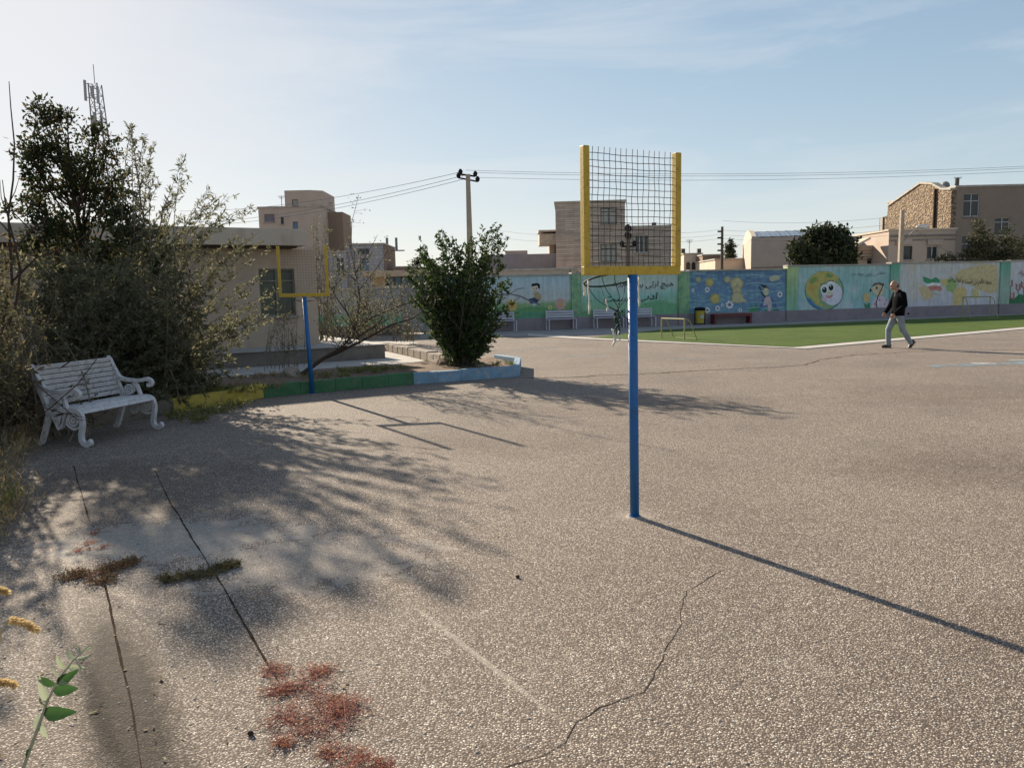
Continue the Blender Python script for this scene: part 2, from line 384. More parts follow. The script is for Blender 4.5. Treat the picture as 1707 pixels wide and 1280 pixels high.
tape_m = plain('white_cord', (.62, .60, .52), .8, .15, 30, .4, .002, dirt=(.4, .36, .28))
bench_m = plain('white_bench_paint', (.56, .54, .54), .6, .12, 7, .35, .003, dirt=(.2, .165, .13), dirt_amt=.8)
bark = plain('grey_bark', (.12, .095, .075), .95, .3, 12, .8, .01, stretch=(1, 1, .3))
dark_bark = plain('dark_bark', (.07, .045, .033), .95, .3, 12, .8, .01, stretch=(1, 1, .3))
twig_m = plain('pale_twig', (.20, .165, .125), .9, .25, 14, .5, .004)
leaf_dark = mat_leaf('dark_leaf', (.022, .032, .012), (.045, .058, .022), (.11, .07, .028), .30)
leaf_olive = mat_leaf('olive_leaf', (.08, .082, .046), (.14, .138, .078), (.23, .205, .12), .42)
leaf_green = mat_leaf('green_leaf', (.018, .038, .010), (.042, .076, .020), (.09, .11, .03), .28)
leaf_far = mat_leaf('far_leaf', (.02, .028, .014), (.04, .048, .022), (.07, .07, .03), .2)
leaf_grey = mat_leaf('grey_leaf', (.08, .08, .05), (.15, .145, .09), (.27, .24, .15), .3)
leaf_dry = mat_leaf('dry_leaf', (.20, .14, .07), (.30, .23, .12), (.38, .33, .2), .3)
leaf_red = mat_leaf('red_leaf', (.30, .10, .07), (.40, .18, .12), (.42, .30, .17), .35)
leaf_yg = mat_leaf('yellow_green_leaf', (.10, .12, .03), (.20, .20, .06), (.34, .28, .12), .35)

# ------------------------------------------------------------------ ground
def sheet(name, pts, z, m, kind='structure', parent=None):
    b = MB(); b.add([(p[0], p[1], z) for p in pts], [tuple(range(len(pts)))]); o = b.build(name, m, parent)
    nv = o.data.polygons[0].normal
    if nv.z < 0: o.data.flip_normals()
    if kind: o['kind'] = kind
    return o
ground = sheet('ground', [(-400, -60), (400, -60), (400, 900), (-400, 900)], 0, asphalt)

def ribbon(name, pts, wd, z, m, parent, jag=.6, wig=1.0):
    """a thin ragged strip along ground points"""
    q = []
    for a, b in zip(pts[:-1], pts[1:]):
        a = Vector(a); b = Vector(b); k = max(2, int((b-a).length/(.05 if jag else .5)))
        k = min(k, 120)
        for i in range(k): q.append(a.lerp(b, i/k))
    q.append(Vector(pts[-1])); mb = MB(); off = 0; wv = 0.0; Lp = []; Rp = []
    for i, p in enumerate(q):
        t = (q[min(i+1, len(q)-1)]-q[max(0, i-1)]); t.z = 0; t.normalize(); nn = Vector((-t.y, t.x, 0))
        off = off*.85+rng.normal()*wd*jag*wig; wv = (wv*.8+rng.normal()*.35) if i else .0; ww = wd*max(.45, 1.0+wv*jag*1.2+rng.normal()*.2)*.5
        if i in (0, len(q)-1): ww *= .3
        Lp.append(p+nn*(off+ww)); Rp.append(p+nn*(off-ww))
    n = len(q); mb.add([(p.x, p.y, z) for p in Lp+Rp], [(n+i, n+i+1, i+1, i) for i in range(n-1)])
    return mb.build(name, m, parent)
def Wl(pts): return [W(x, y) for x, y in pts]
ribbon('crack', Wl([(1205, 950), (1150, 985), (1140, 1040), (1112, 1075), (1100, 1120), (1078, 1155), (1000, 1180), (965, 1205), (950, 1240), (905, 1262), (830, 1282)]), .006, .0012, crack_m, ground, .7, 1.5)
ribbon('crack', Wl([(868, 630), (960, 628), (1050, 624), (1180, 617), (1290, 612), (1345, 608), (1362, 601)]), .06, .0012, crack_m, ground, .35)
ribbon('crack', Wl([(1362, 600), (1420, 592), (1500, 588), (1600, 583), (1720, 584)]), .05, .0012, crack_m, ground, .3)
ribbon('crack', Wl([(1355, 600), (1260, 596), (1150, 585), (1040, 579), (950, 574), (880, 570)]), .05, .0012, plain('crack_soft', (.14, .11, .09), 1), ground, .3)
ribbon('joint', Wl([(172, 965), (183, 1010), (200, 1090), (222, 1190), (238, 1290)]), .008, .0012, crack_m, ground, .35, .25)
ribbon('joint', Wl([(300, 862), (322, 900), (345, 935), (372, 978), (405, 1035), (445, 1105), (482, 1165)]), .011, .0012, crack_m, ground, .3, .25)
ribbon('joint', Wl([(258, 785), (270, 810), (283, 838), (300, 862)]), .008, .0012, crack_m, ground, .5, .25)
ribbon('joint', Wl([(122, 775), (135, 820), (150, 870)]), .008, .0012, crack_m, ground, .5, .25)
ribbon('crack', Wl([(865, 885), (915, 900), (968, 930), (985, 960)]), .004, .0012, plain('crack_soft', (.14, .11, .09), 1), ground, .6)

# faded court paint
fb = plain('faded_blue_paint', (.16, .20, .22), .9, .25, 3, .4); fwp = plain('faded_white_paint', (.50, .48, .44), .9, .2, 3, .4)
ribbon('paint_line', Wl([(1560, 612), (1640, 606), (1707, 602)]), .3, .004, fb, ground, .25)
ribbon('paint_line', Wl([(1618, 606), (1662, 606.5)]), .12, .008, fwp, ground, .12)
ribbon('paint_line', Wl([(1680, 600.5), (1712, 600.5)]), .12, .008, fwp, ground, .12)
ribbon('paint_line', Wl([(945, 594), (1005, 592)]), .15, .004, fb, ground, .25)
ribbon('paint_line', Wl([(848, 583), (900, 581), (925, 579)]), .15, .004, fb, ground, .25)
ribbon('paint_line', Wl([(1110, 598), (1180, 600)]), .1, .004, fb, ground, .2)

# terrace of pale concrete left, between the planting strip and the school
terr = [W(150, 660), W(335, 636), W(440, 629), (W(640, 613)), W(735, 606), W(742, 604), W(700, 594), W(640, 583), W(700, 571), W(560, 566), W(470, 575), W(300, 600), W(150, 610)]
sheet('terrace', [(p.x, p.y) for p in terr], .004, concrete)

# turf with its concrete border
TL, TC = W(985, 564), W(1320, 580)
TR = W(1707, 546); dR = (TR-TC).normalized(); TR2 = TR+dR*14
BK0, BK1 = W(1100, 551), W(1330, 541.5); BK2 = W(1600, 530); dB = (BK2-BK1).normalized(); BK3 = BK2+dB*16
turf_poly = [TL, TC, TR2, BK3, BK2, BK1, BK0]
tb = MB(); tb.prism([(p.x, p.y) for p in turf_poly], .0, .03); tb.build('turf', turf_m, kind='structure')
def offset_band(pts, wd):
    o = []
    for i, p in enumerate(pts):
        t = (pts[min(i+1, len(pts)-1)]-pts[max(0, i-1)]); t.z = 0; t.normalize(); o.append(p+Vector((t.y, -t.x, 0))*wd)
    return o
inn = [W(880, 557), TL, TC, TR2]; outb = offset_band(inn, .55); outb[0] = W(880, 560)
mb = MB(); n = 4
poly = inn+outb[::-1]; mb.prism([(p.x, p.y) for p in poly], 0.0, .02); mb.build('turf_border', border_m, kind='structure')
# paved strip along the foot of the mural wall
ps = [W(700, 562), W(885, 560), W(985, 559.5), W(1100, 552.5), W(1330, 543), W(1600, 531.5), BK3+Vector((1, -.5, 0)), BK3+Vector((3, 8, 0)), W(1300, 528), W(700, 548)]
sheet('path', [(p.x, p.y) for p in ps], .004, concrete2)

# ------------------------------------------------------------------ kerb and planting strip
KH = .21
kf = Wl([(-260, 800), (-120, 772), (20, 742), (150, 713), (290, 689), (440, 663), (560, 652), (690, 641), (770, 635), (866, 628)])
def resample(pts, step):
    o = [pts[0].copy()]; 
    seg = []
    for a, b in zip(pts[:-1], pts[1:]):
        k = max(1, round((b-a).length/step)); seg += [a.lerp(b, (i+1)/k) for i in range(k)]
    return o+seg
kerb = bpy.data.objects.new('kerb', None); C.objects.link(kerb); kerb['kind'] = 'structure'
def kmat(name, col, dirt): return plain(name, col, .85, .25, 4, .6, .008, dirt=dirt, dirt_amt=.85)
k_y = kmat('kerb_yellow', (.46, .35, .06), (.20, .16, .09)); k_g = kmat('kerb_green', (.05, .15, .065), (.16, .14, .10))
k_b = kmat('kerb_blue', (.19, .30, .40), (.42, .40, .37)); k_bare = kmat('kerb_bare', (.16, .13, .10), (.12, .07, .045))
KW = .13
kp = resample(kf, .52); ko = offset_band(kp, -KW)
def px_of(p):
    q = Vector(p)-EYE; z = q.dot(fw); return CX+F*q.dot(rt)/z
for i in range(len(kp)-1):
    a, b, c, d = kp[i], kp[i+1], ko[i+1], ko[i]
    x = px_of((a+b)/2); m = k_bare if x < 262 else k_y if x < 438 else (k_g if x < 688 else k_b)
    g = .002; t = (b-a).normalized()*g
    b_ = MB(); hh = KH+rng.normal()*.004
    b_.prism([(p.x, p.y) for p in (a+t, b-t, c-t, d+t)], 0, hh); b_.build('kerb_stone', m, kerb, bevel=.005)
# rounded end of the kerb
e0, e1 = kp[-1], W(868, 613); ee = [e0, W(869, 612), W(832, 606)]
for a, b in zip(ee[:-1], ee[1:]):
    t = (b-a).normalized(); nn = Vector((-t.y, t.x, 0))*KW
    b_ = MB(); b_.prism([(p.x, p.y) for p in (a+t*.006, b-t*.006, b-t*.006+nn, a+t*.006+nn)], 0, KH); b_.build('kerb_stone', k_b, kerb, bevel=.012)
kb = Wl([(-260, 690), (100, 660), (335, 641), (520, 628), (690, 614), (760, 607), (820, 605)])
for a, b in zip(kb[:-1], kb[1:]):
    t = (b-a).normalized(); nn = Vector((-t.y, t.x, 0))*.1
    b_ = MB(); b_.prism([(p.x, p.y) for p in (a+t*.004, b-t*.004, b-t*.004+nn, a+t*.004+nn)], 0, .13); b_.build('edging_stone', concrete, kerb, bevel=.01)
# lumpy soil in the strip
def soil_strip():
    A = resample(offset_band(kf, -KW), .25); n = len(A)
    def on_back(u):
        u *= len(kb)-1; i = min(len(kb)-2, int(u)); return kb[i].lerp(kb[i+1], u-i)
    V = []; m = 9
    for i, a in enumerate(A):
        # nearest back point by screen fraction
        x = px_of(a); best = min([on_back(k/160) for k in range(161)], key=lambda p: abs(px_of(p)-x*1.0))
        for j in range(m):
            p = a.lerp(best, j/(m-1)); V.append((p.x, p.y, .13+.05*math.sin(math.pi*j/(m-1))+rng.normal()*.012))
    fs = [(i*m+j, (i+1)*m+j, (i+1)*m+j+1, i*m+j+1) for i in range(n-1) for j in range(m-1)]
    b = MB(); b.add(V, fs); o = b.build('planting_soil', soil_m, kind='structure', smooth=True)
    return o
soil_strip()

# low stone edge between terrace and yard
stones = [W(600, 583), W(640, 585), W(680, 594), W(712, 602), W(745, 611)]
se = bpy.data.objects.new('terrace_edge', None); C.objects.link(se); se['kind'] = 'structure'
stone_m = plain('edge_stone', (.30, .25, .20), .95, .3, 4, .8, .02, dirt=(.15, .12, .1), dirt_amt=.6)
sp = resample(stones, .5)
for a, b in zip(sp[:-1], sp[1:]):
    t = (b-a).normalized(); nn = Vector((-t.y, t.x, 0))*(.3+rng.normal()*.02); g = .015
    b_ = MB(); b_.prism([(p.x, p.y) for p in (a+t*g, b-t*g, b-t*g+nn, a+t*g+nn)], 0, .21+rng.normal()*.012)
    b_.build('stone', stone_m, se, bevel=.02)

# ------------------------------------------------------------------ hoop stands
def hoop_stand(base, yaw, label, wr=.0023, net=True, fh=.775, fwid=.80, post_h=1.70, r=.0325, lean=(0, 0)):
    root = thing('hoop_stand', label, 'basketball hoop', base, yaw)
    b = MB(); b.tube([(0, 0, 0), (lean[0], lean[1], post_h)], r, 20); b.build('post', blue_paint, root, smooth=False)
    for f in root.children[0].data.polygons: f.use_smooth = len(f.vertices) == 4
    b = MB(); b.tube([(0, 0, 0), (0, 0, .012)], r*1.25, 20); b.build('weld_collar', blue_paint, root)
    b = MB(); nf = 22; rad_ = [r*(1.8+1.0*rng.random()) for _ in range(nf)]; b.add([(0, 0, .007)]+[(rad_[k]*math.cos(6.283*k/nf)*.6, rad_[k]*math.sin(6.283*k/nf)*.6, .0055) for k in range(nf)]+[(rad_[k]*math.cos(6.283*k/nf), rad_[k]*math.sin(6.283*k/nf), .0005) for k in range(nf)],
        [(0, 1+k, 1+(k+1) % nf) for k in range(nf)]+[(1+k, 1+nf+k, 1+nf+(k+1) % nf, 1+(k+1) % nf) for k in range(nf)]); b.build('footing', plain('footing_mortar', (.34, .28, .22), .95, .25, 20, .8, .004), root)
    ox, oy = lean; T = .042; z0 = post_h
    b = MB(); b.box((ox, oy, z0+T*.7), (fwid, T, T*1.4)); b.build('bottom_bar', yel_paint, root, bevel=.004)
    for s in (-1, 1):
        b = MB(); b.box((ox+s*(fwid/2-T*.55), oy, z0+T*1.4+fh/2-.002), (T*1.1, T*1.15, fh)); b.build('side_bar', yel_paint, root, bevel=.004)
    x0, x1 = ox-fwid/2+T*1.1, ox+fwid/2-T*1.1
    nv_, nh_ = 15, 17
    for i in range(nv_):
        x = x0+(x1-x0)*(i+.75)/(nv_+.5); ph = rng.random()*6; pts = []
        for k in range(13):
            z = z0+T*1.3+(fh*1.005)*k/12; pts.append((x+.002*math.sin(ph+k*1.3)+.004*math.sin(ph+k*.4), oy-.004*((-1)**k)*.5, z))
        b = MB(); b.tube(pts, wr, 5); b.build('wire', wire_m, root)
    for i in range(nh_):
        z = z0+T*1.6+(fh-.035)*(i+.3)/(nh_-.4); ph = rng.random()*6
        pts = [(x0+(x1-x0)*k/14, oy+.004*((-1)**k)*.5, z+.002*math.sin(ph+k)-.006*math.sin(math.pi*k/14)*(i/nh_)) for k in range(15)]
        b = MB(); b.tube(pts, wr, 5); b.build('wire', wire_m, root)
    # ring on the far face of the board, drooping
    rr = .185; cen = Vector((ox-.02, oy+.06+rr, z0+.015)); tilt = -.30
    def rp_(a): 
        y = rr*math.sin(a); return cen+Vector((rr*math.cos(a), y*math.cos(tilt), (y+rr)*math.sin(tilt)*.8))
    b = MB(); b.tube([rp_(2*math.pi*k/40) for k in range(41)], .0075, 8); b.tube([rp_(-math.pi/2)+Vector((-.03, 0, 0)), (ox-.03, oy, z0+.03)], .009, 6); b.tube([rp_(-math.pi/2)+Vector((.03, 0, 0)), (ox+.03, oy, z0+.03)], .009, 6)
    ring = b.build('ring', cord_m, root, smooth=True)
    if net:
        nb = MB(); kn = rp_(3.6)*.45+rp_(-.9)*.55; kn.z = z0-.25; kn.x -= .0
        for a0, sag in ((2.3, .02), (1.5, .03), (4.4, .0), (5.3, .01), (.4, .02), (3.9, .02)):
            s = rp_(a0); pts = [s.lerp(kn, t)+Vector((0.02*math.sin(5*t+a0), 0, -sag*math.sin(math.pi*t))) for t in [i/8 for i in range(9)]]
            nb.tube(pts, .003, 5)
        for q in range(9):
            ph = q*.7; wv = .02+.012*(q % 3); L0 = .11+.018*(q % 4)
            pts = [kn+Vector((wv*math.sin(ph+t*4)*(.4+t*.5), wv*math.cos(ph+t*3)*.6, -L0*t)) for t in [i/9 for i in range(10)]]
            nb.tube(pts, .0045 if q % 2 else .003, 5)
        # knots
        for q in range(7): nb.ell(kn+Vector((rng.normal()*.015, rng.normal()*.01, -.016*q)), (.009, .009, .011), 6, 5)
        nb.build('net', cord_m, root, smooth=True)
        def strand(p, ln, wob, nm='net_strand', rad=.0045):
            pts = [p+Vector((wob*math.sin(t*6+ln*40), wob*.5*math.cos(t*5), -ln*t)) for t in [i/8 for i in range(9)]]
            sb = MB(); sb.tube(pts, [rad*(1 if k % 3 else 1.5)*(1.5 if k > 5 else 1) for k in range(9)], 5); sb.build(nm, tape_m, root, smooth=True)
        strand(rp_(math.pi*1.02), .24, .004); strand(rp_(math.pi*.80), .085, .003); strand(rp_(math.pi*.74), .07, .003)
        strand(rp_(.25)+Vector((.085, -.03, .03)), .22, .003); strand(kn+Vector((-.03, 0, -.12)), .12, .012)
        strand(kn+Vector((-.09, 0, .09)), .09, .005); strand(kn+Vector((.01, 0, -.14)), .06, .008); strand(kn+Vector((-.03, 0, -.13)), .07, .006)
    return root
P1 = W(1058, 861)
hoop_stand(P1, R(27), 'near blue post with yellow wire backboard frame and torn green net', lean=(-.012, .0), post_h=1.70)
P2 = W(521, 656.5)
hoop_stand(P2, R(8), 'far blue post with yellow frame standing against the green kerb by the leaning tree', net=False, fh=.765, fwid=.80, post_h=1.60, r=.036, lean=(-.05, 0), wr=.0010)

# ------------------------------------------------------------------ ornate white bench
def garden_bench():
    FL, FR, BL = W(143, 745), W(262, 715), W(68, 738)
    ax = (FR-FL); ax.z = 0; Lb = ax.length; ax.normalize()          # along the bench
    yaw = math.atan2(ax.y, ax.x); 
    root = thing('garden_bench', 'white slatted bench with scrolled cast iron ends under the big shrubs', 'bench', FL+ax*.0, yaw)
    # local: x along the bench, +y towards its back, front edge at y=0
    dpt = .56; sh = .40
    for s, x in ((0, .0), (1, Lb)):
        b = MB(); th = .045
        def flat(pts, wd=.04):
            pts = [Vector((x, p[0], p[1])) for p in pts]
            # smooth by catmull
            q = []
            for i in range(len(pts)-1):
                p0 = pts[max(i-1, 0)]; p1 = pts[i]; p2 = pts[i+1]; p3 = pts[min(i+2, len(pts)-1)]
                for k in range(5):
                    t = k/5; q.append(.5*((2*p1)+(-p0+p2)*t+(2*p0-5*p1+4*p2-p3)*t*t+(-p0+3*p1-3*p2+p3)*t**3))
            q.append(pts[-1]); k = len(q); V = []
            for i, p in enumerate(q):
                t = (q[min(i+1, k-1)]-q[max(i-1, 0)]).normalized(); nn = Vector((0, -t.z, t.y))
                for sx, sn in ((-1, -1), (1, -1), (1, 1), (-1, 1)): V.append(p+Vector((sx*th/2, 0, 0))+nn*sn*wd/2)
            b.add(V, [(i*4+j, i*4+(j+1) % 4, (i+1)*4+(j+1) % 4, (i+1)*4+j) for i in range(k-1) for j in range(4)]+[(3, 2, 1, 0), tuple((k-1)*4+j for j in range(4))])
        def ringf(cy, cz, r_, wd=.022): flat([(cy+r_*math.cos(a), cz+r_*math.sin(a)) for a in [2*math.pi*i/10 for i in range(11)]], wd)
        # back post sweeping from seat to top, then into the arm
        flat([(dpt-.10, .33), (dpt-.08, .45), (dpt-.02, .60), (dpt+.03, .74), (dpt+.06, .86), (dpt+.10, .90)], .05)
        flat([(dpt+.06, .86), (dpt-.0, .74), (dpt-.08, .64), (.30, .61), (.17, .615), (.09, .63), (.03, .60), (.04, .555), (.09, .56)], .045)
        # front leg, curved like an S with a scroll foot
        flat([(.30, sh+.0), (.14, sh+.01), (.05, sh-.01), (.015, .32), (.02, .22), (.045, .12), (.03, .05), (-.03, .022), (-.07, .045), (-.05, .075)], .05)
        flat([(dpt-.10, .36), (dpt-.06, .25), (dpt-.01, .13), (dpt+.03, .045), (dpt+.07, .02)], .052)
        flat([(dpt-.09, .36), (.40, .36), (.30, sh)], .04)
        flat([(.30, .60), (.25, .55), (.22, .48), (.20, sh+.02)], .03)
        ringf(.36, .50, .055); ringf(.36, .50, .022, .018); ringf(.12, .30, .06); ringf(.12, .30, .025, .02); ringf(.40, .455, .03, .018)
        flat([(.42, .36), (.37, .28), (.33, .20), (.28, .24), (.25, .31), (.22, .37)], .028)
        flat([(.30, .34), (.33, .26), (.36, .33)], .04)
        flat([(.17, .36), (.21, .26), (.12, .20), (.05, .22)], .025)
        b.build('end_frame', bench_m, root, bevel=.005)
    for i in range(8):
        t = i/7; y = dpt-.075+.125*t; z = .475+.40*t
        b = MB(); rm = Matrix.Rotation(R(-73), 3, 'X')
        b.box((Lb/2, y, z), (Lb-.05, .052, .016), m=rm); b.build('back_slat', bench_m, root, bevel=.004)
    prof = [(.02, .385), (.055, .415), (.10, .43), (.15, .432), (.20, .43), (.25, .425), (.30, .42), (.35, .415), (.40, .413), (.445, .415)]
    for i, (y, z) in enumerate(prof):
        a = {0: 60, 1: 28}.get(i, -4)
        b = MB(); b.box((Lb/2, y, z), (Lb-.05, .044, .016), m=Matrix.Rotation(R(a), 3, 'X')); b.build('seat_slat', bench_m, root, bevel=.003)
    b = MB(); b.beam((0, .3, .34), (Lb, .3, .34), .02, .02); b.build('stretcher', bench_m, root)
    return root
gb = garden_bench()

# ------------------------------------------------------------------ school building, left
wall_tan = plain('tan_render', (.47, .365, .275), .9, .10, .8, .4, .006, dirt=(.33, .25, .18), dirt_amt=.5)
fascia_m = plain('fascia_render', (.52, .43, .34), .9, .10, 1.2, .4, .006, dirt=(.34, .26, .19), dirt_amt=.6, stretch=(1, 1, .3))
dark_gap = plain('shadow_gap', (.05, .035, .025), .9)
glass = None
def mat_glass(name='window_glass', col=(.03, .035, .04), rough=.12):
    if name in MATS: return MATS[name]
    m, t, b, o = newmat(name); b.inputs['Base Color'].default_value = (*col, 1); b.inputs['Roughness'].default_value = rough
    b.inputs['Specular IOR Level'].default_value = .35
    n = noise(t, 1.5, 3, .5, coords(t)); bump(t, b, n.outputs['Fac'], .15, .02)
    return m
glass = mat_glass(); glass_b = mat_glass('blue_glass', (.10, .17, .26), .2); glass_p = mat_glass('pale_glass', (.3, .3, .27), .3)
frame_w = plain('white_frame', (.50, .49, .46), .6, .1); frame_g = plain('grey_frame', (.2, .19, .18), .6, .1); frame_d = plain('dark_frame', (.07, .06, .055), .6, .1)

fa, fb_ = Vector((-5.15, 19.7, 0)), Vector((-8.06, 18.0, 0)); fdir = (fb_-fa).normalized()   # pointing left along the facade
syaw = math.atan2(-fdir.y, -fdir.x)
school = thing('school_building', 'single storey tan school building with flat overhanging roof slab behind the shrubs', 'building', fa, syaw)
# local: +x to the right end, so the wall runs from x=-22 to 0; y>0 goes back
b = MB(); b.box((-11.0, 4.2, 1.40), (22.6, 8.0, 2.8)); b.build('wall', wall_tan, school)
b = MB(); b.box((-11.3, 4.1, 3.03), (22.4, 9.2, .36)); b.build('roof_slab', fascia_m, school, bevel=.01)
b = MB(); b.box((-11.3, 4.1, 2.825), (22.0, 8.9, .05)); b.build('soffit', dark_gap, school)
b = MB(); b.box((-11.3, 4.1, 3.235), (22.1, 9.0, .05)); b.build('roof_coping', fascia_m, school, bevel=.01)
platf = plain('platform_concrete', (.20, .17, .145), .95, .2, 1.5, .6, .01, dirt=(.10, .085, .07), dirt_amt=.6)
b = MB(); b.box((-10.2, 2.2, .17), (23.6, 6.6, .34)); b.build('platform', platf, school, bevel=.015)
b = MB(); b.box((-10.2, 2.2, .355), (23.7, 6.7, .03)); b.build('platform_edge', concrete, school, bevel=.006)
def wall_window(root, x, z0, wd, ht, y=0.0, nm='window', cols=2, rows=1, fr=frame_w, gl=None, t=.05, tr=.75, sill=True, deep=.06):
    """a window let into (drawn proud of) a face whose outward normal is -y at y"""
    cutw = MB(); cutw.box((x, y, z0+ht/2), (wd+t*.6, .30, ht+t*.6)); cw = cutw.build('cutter', gl or glass); done = False
    for tgt in list(root.children):
        if tgt.type != 'MESH' or not (tgt.name.startswith(('wall', 'wing', 'stair_tower')) and 'coping' not in tgt.name): continue
        bbx = [Vector(c_) for c_ in tgt.bound_box]; mnv = [min(c_[k_] for c_ in bbx) for k_ in range(3)]; mxv = [max(c_[k_] for c_ in bbx) for k_ in range(3)]
        if not (mnv[0] <= x <= mxv[0] and mnv[2] <= z0+ht/2 <= mxv[2] and abs(mnv[1]-y) < .25): continue
        y = mnv[1]; cw.location.y = y-0; cw.parent = root
        for v_ in cw.data.vertices: v_.co.y = (-.15 if v_.co.y < cutw.v[0][1]+.1 else .15)
        md_ = tgt.modifiers.new('cut', 'BOOLEAN'); md_.object = cw; md_.operation = 'DIFFERENCE'; md_.solver = 'EXACT'
        bpy.context.view_layer.update(); me_ = bpy.data.meshes.new_from_object(tgt.evaluated_get(bpy.context.evaluated_depsgraph_get()))
        if len(me_.polygons) > len(tgt.data.polygons): tgt.modifiers.clear(); tgt.data = me_; done = True
        else: tgt.modifiers.clear()
        break
    bpy.data.objects.remove(cw)
    if done: y += .13
    b = MB(); b.box((x, y-.0, z0+ht/2), (wd+t*.5, .03, ht+t*.5)); wn = b.build(nm, gl or glass, root)
    b = MB()
    for s in (-1, 1): b.box((x+s*(wd/2), y-deep/2, z0+ht/2), (t, deep, ht+t))
    for z in (z0, z0+ht): b.box((x, y-deep/2-.003, z), (wd-t, deep, t))
    for c in range(1, cols): b.box((x-wd/2+wd*c/cols, y-deep/2, z0+ht/2), (t*.8, deep*.8, ht-t))
    if rows > 1: b.box((x, y-deep/2-.002, z0+ht*tr), (wd-t, deep*.7, t*.8))
    f = b.build('frame', fr, wn)
    if sill: b = MB(); b.box((x, y-(.16 if done else .05), z0-.05), (wd+.15, .14, .05)); b.build('sill', concrete2, wn)
    return wn
wall_window(school, -.70, 1.15, .85, 1.15, .2, cols=2, rows=2, fr=plain('olive_frame', (.20, .19, .14), .7), gl=mat_glass('greenish_glass', (.09, .10, .075), .45))
wall_window(school, -4.6, 1.05, 1.6, 1.35, .2, cols=3, rows=2, fr=frame_w); wall_window(school, -8.6, 1.05, 1.6, 1.35, .2, cols=3, rows=2, fr=frame_w)

# ------------------------------------------------------------------ mural wall
WA, WB = W(870, 551), W(1690, 523); wdir = (WB-WA).normalized(); wn = Vector((wdir.y, -wdir.x, 0))  # normal towards the yard
wyaw = math.atan2(wdir.y, wdir.x)
wall = thing('mural_wall', 'long yard wall painted with children\'s murals and Persian writing', 'wall', WA, wyaw)
def wp(x, y):
    """pixel -> (s along the wall, z)"""
    d = ray(x, y); t = (WA-EYE).dot(wn)/d.dot(wn); p = EYE+d*t; return (p-WA).dot(wdir), p.z
def ws(x): return wp(x, 500)[0]
# local: x = s, -y = towards the yard
def mute(c, k=1.85, sat=.72):
    if isinstance(c, (int, float)): return c
    g = .3*c[0]+.6*c[1]+.1*c[2]; return tuple(min(.8, (g+(v-g)*sat)*k) for v in c)
def mat_mural(name, stops, ns=1.2, streak=(1, 1, 1), amt=.5, zr=(.4, 2.4), swirl=0, second=None, sec=(.5, .62)):
    stops = [(p_, mute(c_)) for p_, c_ in stops]; second = mute(second) if second else None
    m, t, b, o = newmat(name); v = coords(t); s = t.nodes.new('ShaderNodeSeparateXYZ'); t.links.new(v, s.inputs[0])
    mpn = t.nodes.new('ShaderNodeMapping'); mpn.inputs['Scale'].default_value = streak; t.links.new(v, mpn.inputs[0])
    n = noise(t, ns, 7, .6, mpn.outputs[0], swirl)
    mr = t.nodes.new('ShaderNodeMapRange'); mr.inputs['From Min'].default_value = zr[0]; mr.inputs['From Max'].default_value = zr[1]; t.links.new(s.outputs[2], mr.inputs[0])
    a = t.nodes.new('ShaderNodeMath'); a.operation = 'MULTIPLY_ADD'; a.inputs[1].default_value = amt; a.inputs[2].default_value = -amt/2; t.links.new(n.outputs['Fac'], a.inputs[0])
    ad_ = t.nodes.new('ShaderNodeMath'); ad_.operation = 'ADD'; t.links.new(mr.outputs[0], ad_.inputs[0]); t.links.new(a.outputs[0], ad_.inputs[1])
    c = ramp(t, ad_.outputs[0], stops).outputs[0]
    if second:
        n2 = noise(t, ns*1.7, 6, .6, mpn.outputs[0], swirl); c = mixc(t, ramp(t, n2.outputs['Fac'], [(sec[0], 0.0), (sec[1], .8)]).outputs[0], c, second)
    n3 = noise(t, 3, 10, .7, v); c = mixc(t, 1.0, c, ramp(t, n3.outputs['Fac'], [(.3, .82), (.7, 1.1)]).outputs[0], 'MULTIPLY')
    t.links.new(c, b.inputs['Base Color']); b.inputs['Roughness'].default_value = .8
    mps = t.nodes.new('ShaderNodeMapping'); mps.inputs['Scale'].default_value = (5, 5, .35); t.links.new(v, mps.inputs[0])
    ns_ = noise(t, 1.6, 6, .7, mps.outputs[0]); c = mixc(t, 1.0, c, ramp(t, ns_.outputs['Fac'], [(.35, .80), (.6, 1.05)]).outputs[0], 'MULTIPLY')
    t.links.new(c, b.inputs['Base Color'])
    bump(t, b, noise(t, 40, 4, .6, v).outputs['Fac'], .3, .004); return m
mu0 = mat_mural('mural_meadow', [(.0, (.06, .20, .08)), (.34, (.13, .25, .08)), (.42, (.30, .32, .30)), (.8, (.24, .34, .37)), (1, (.20, .32, .36))], .9, amt=.25)
mu1 = mat_mural('mural_green_sky', [(0, (.10, .24, .09)), (.22, (.12, .30, .13)), (.45, (.14, .33, .26)), (.7, (.30, .36, .33)), (1, (.22, .33, .22))], .8, amt=.6)
mu2 = mat_mural('mural_blue_sea', [(0, (.06, .17, .25)), (.5, (.07, .15, .26)), (1, (.05, .12, .22))], 1.3, (1, 1, 3.5), .9, swirl=1.2, second=(.12, .28, .30))
mu3 = mat_mural('mural_turquoise', [(0, (.17, .32, .33)), (.5, (.14, .32, .30)), (1, (.18, .32, .30))], .5, amt=.6, second=(.30, .36, .36))
mu4 = mat_mural('mural_pale', [(0, (.32, .31, .35)), (.5, (.36, .35, .34)), (1, (.34, .33, .31))], .5, amt=.6, second=(.42, .31, .13), sec=(.52, .7))
mu5 = mat_mural('mural_pale_pink', [(0, (.30, .30, .31)), (1, (.38, .36, .36))], .5)
pil_g = mat_mural('mural_green_band', [(0, (.10, .21, .09)), (.5, (.13, .27, .10)), (1, (.14, .26, .11))], 3, amt=.8, second=(.05, .18, .10))
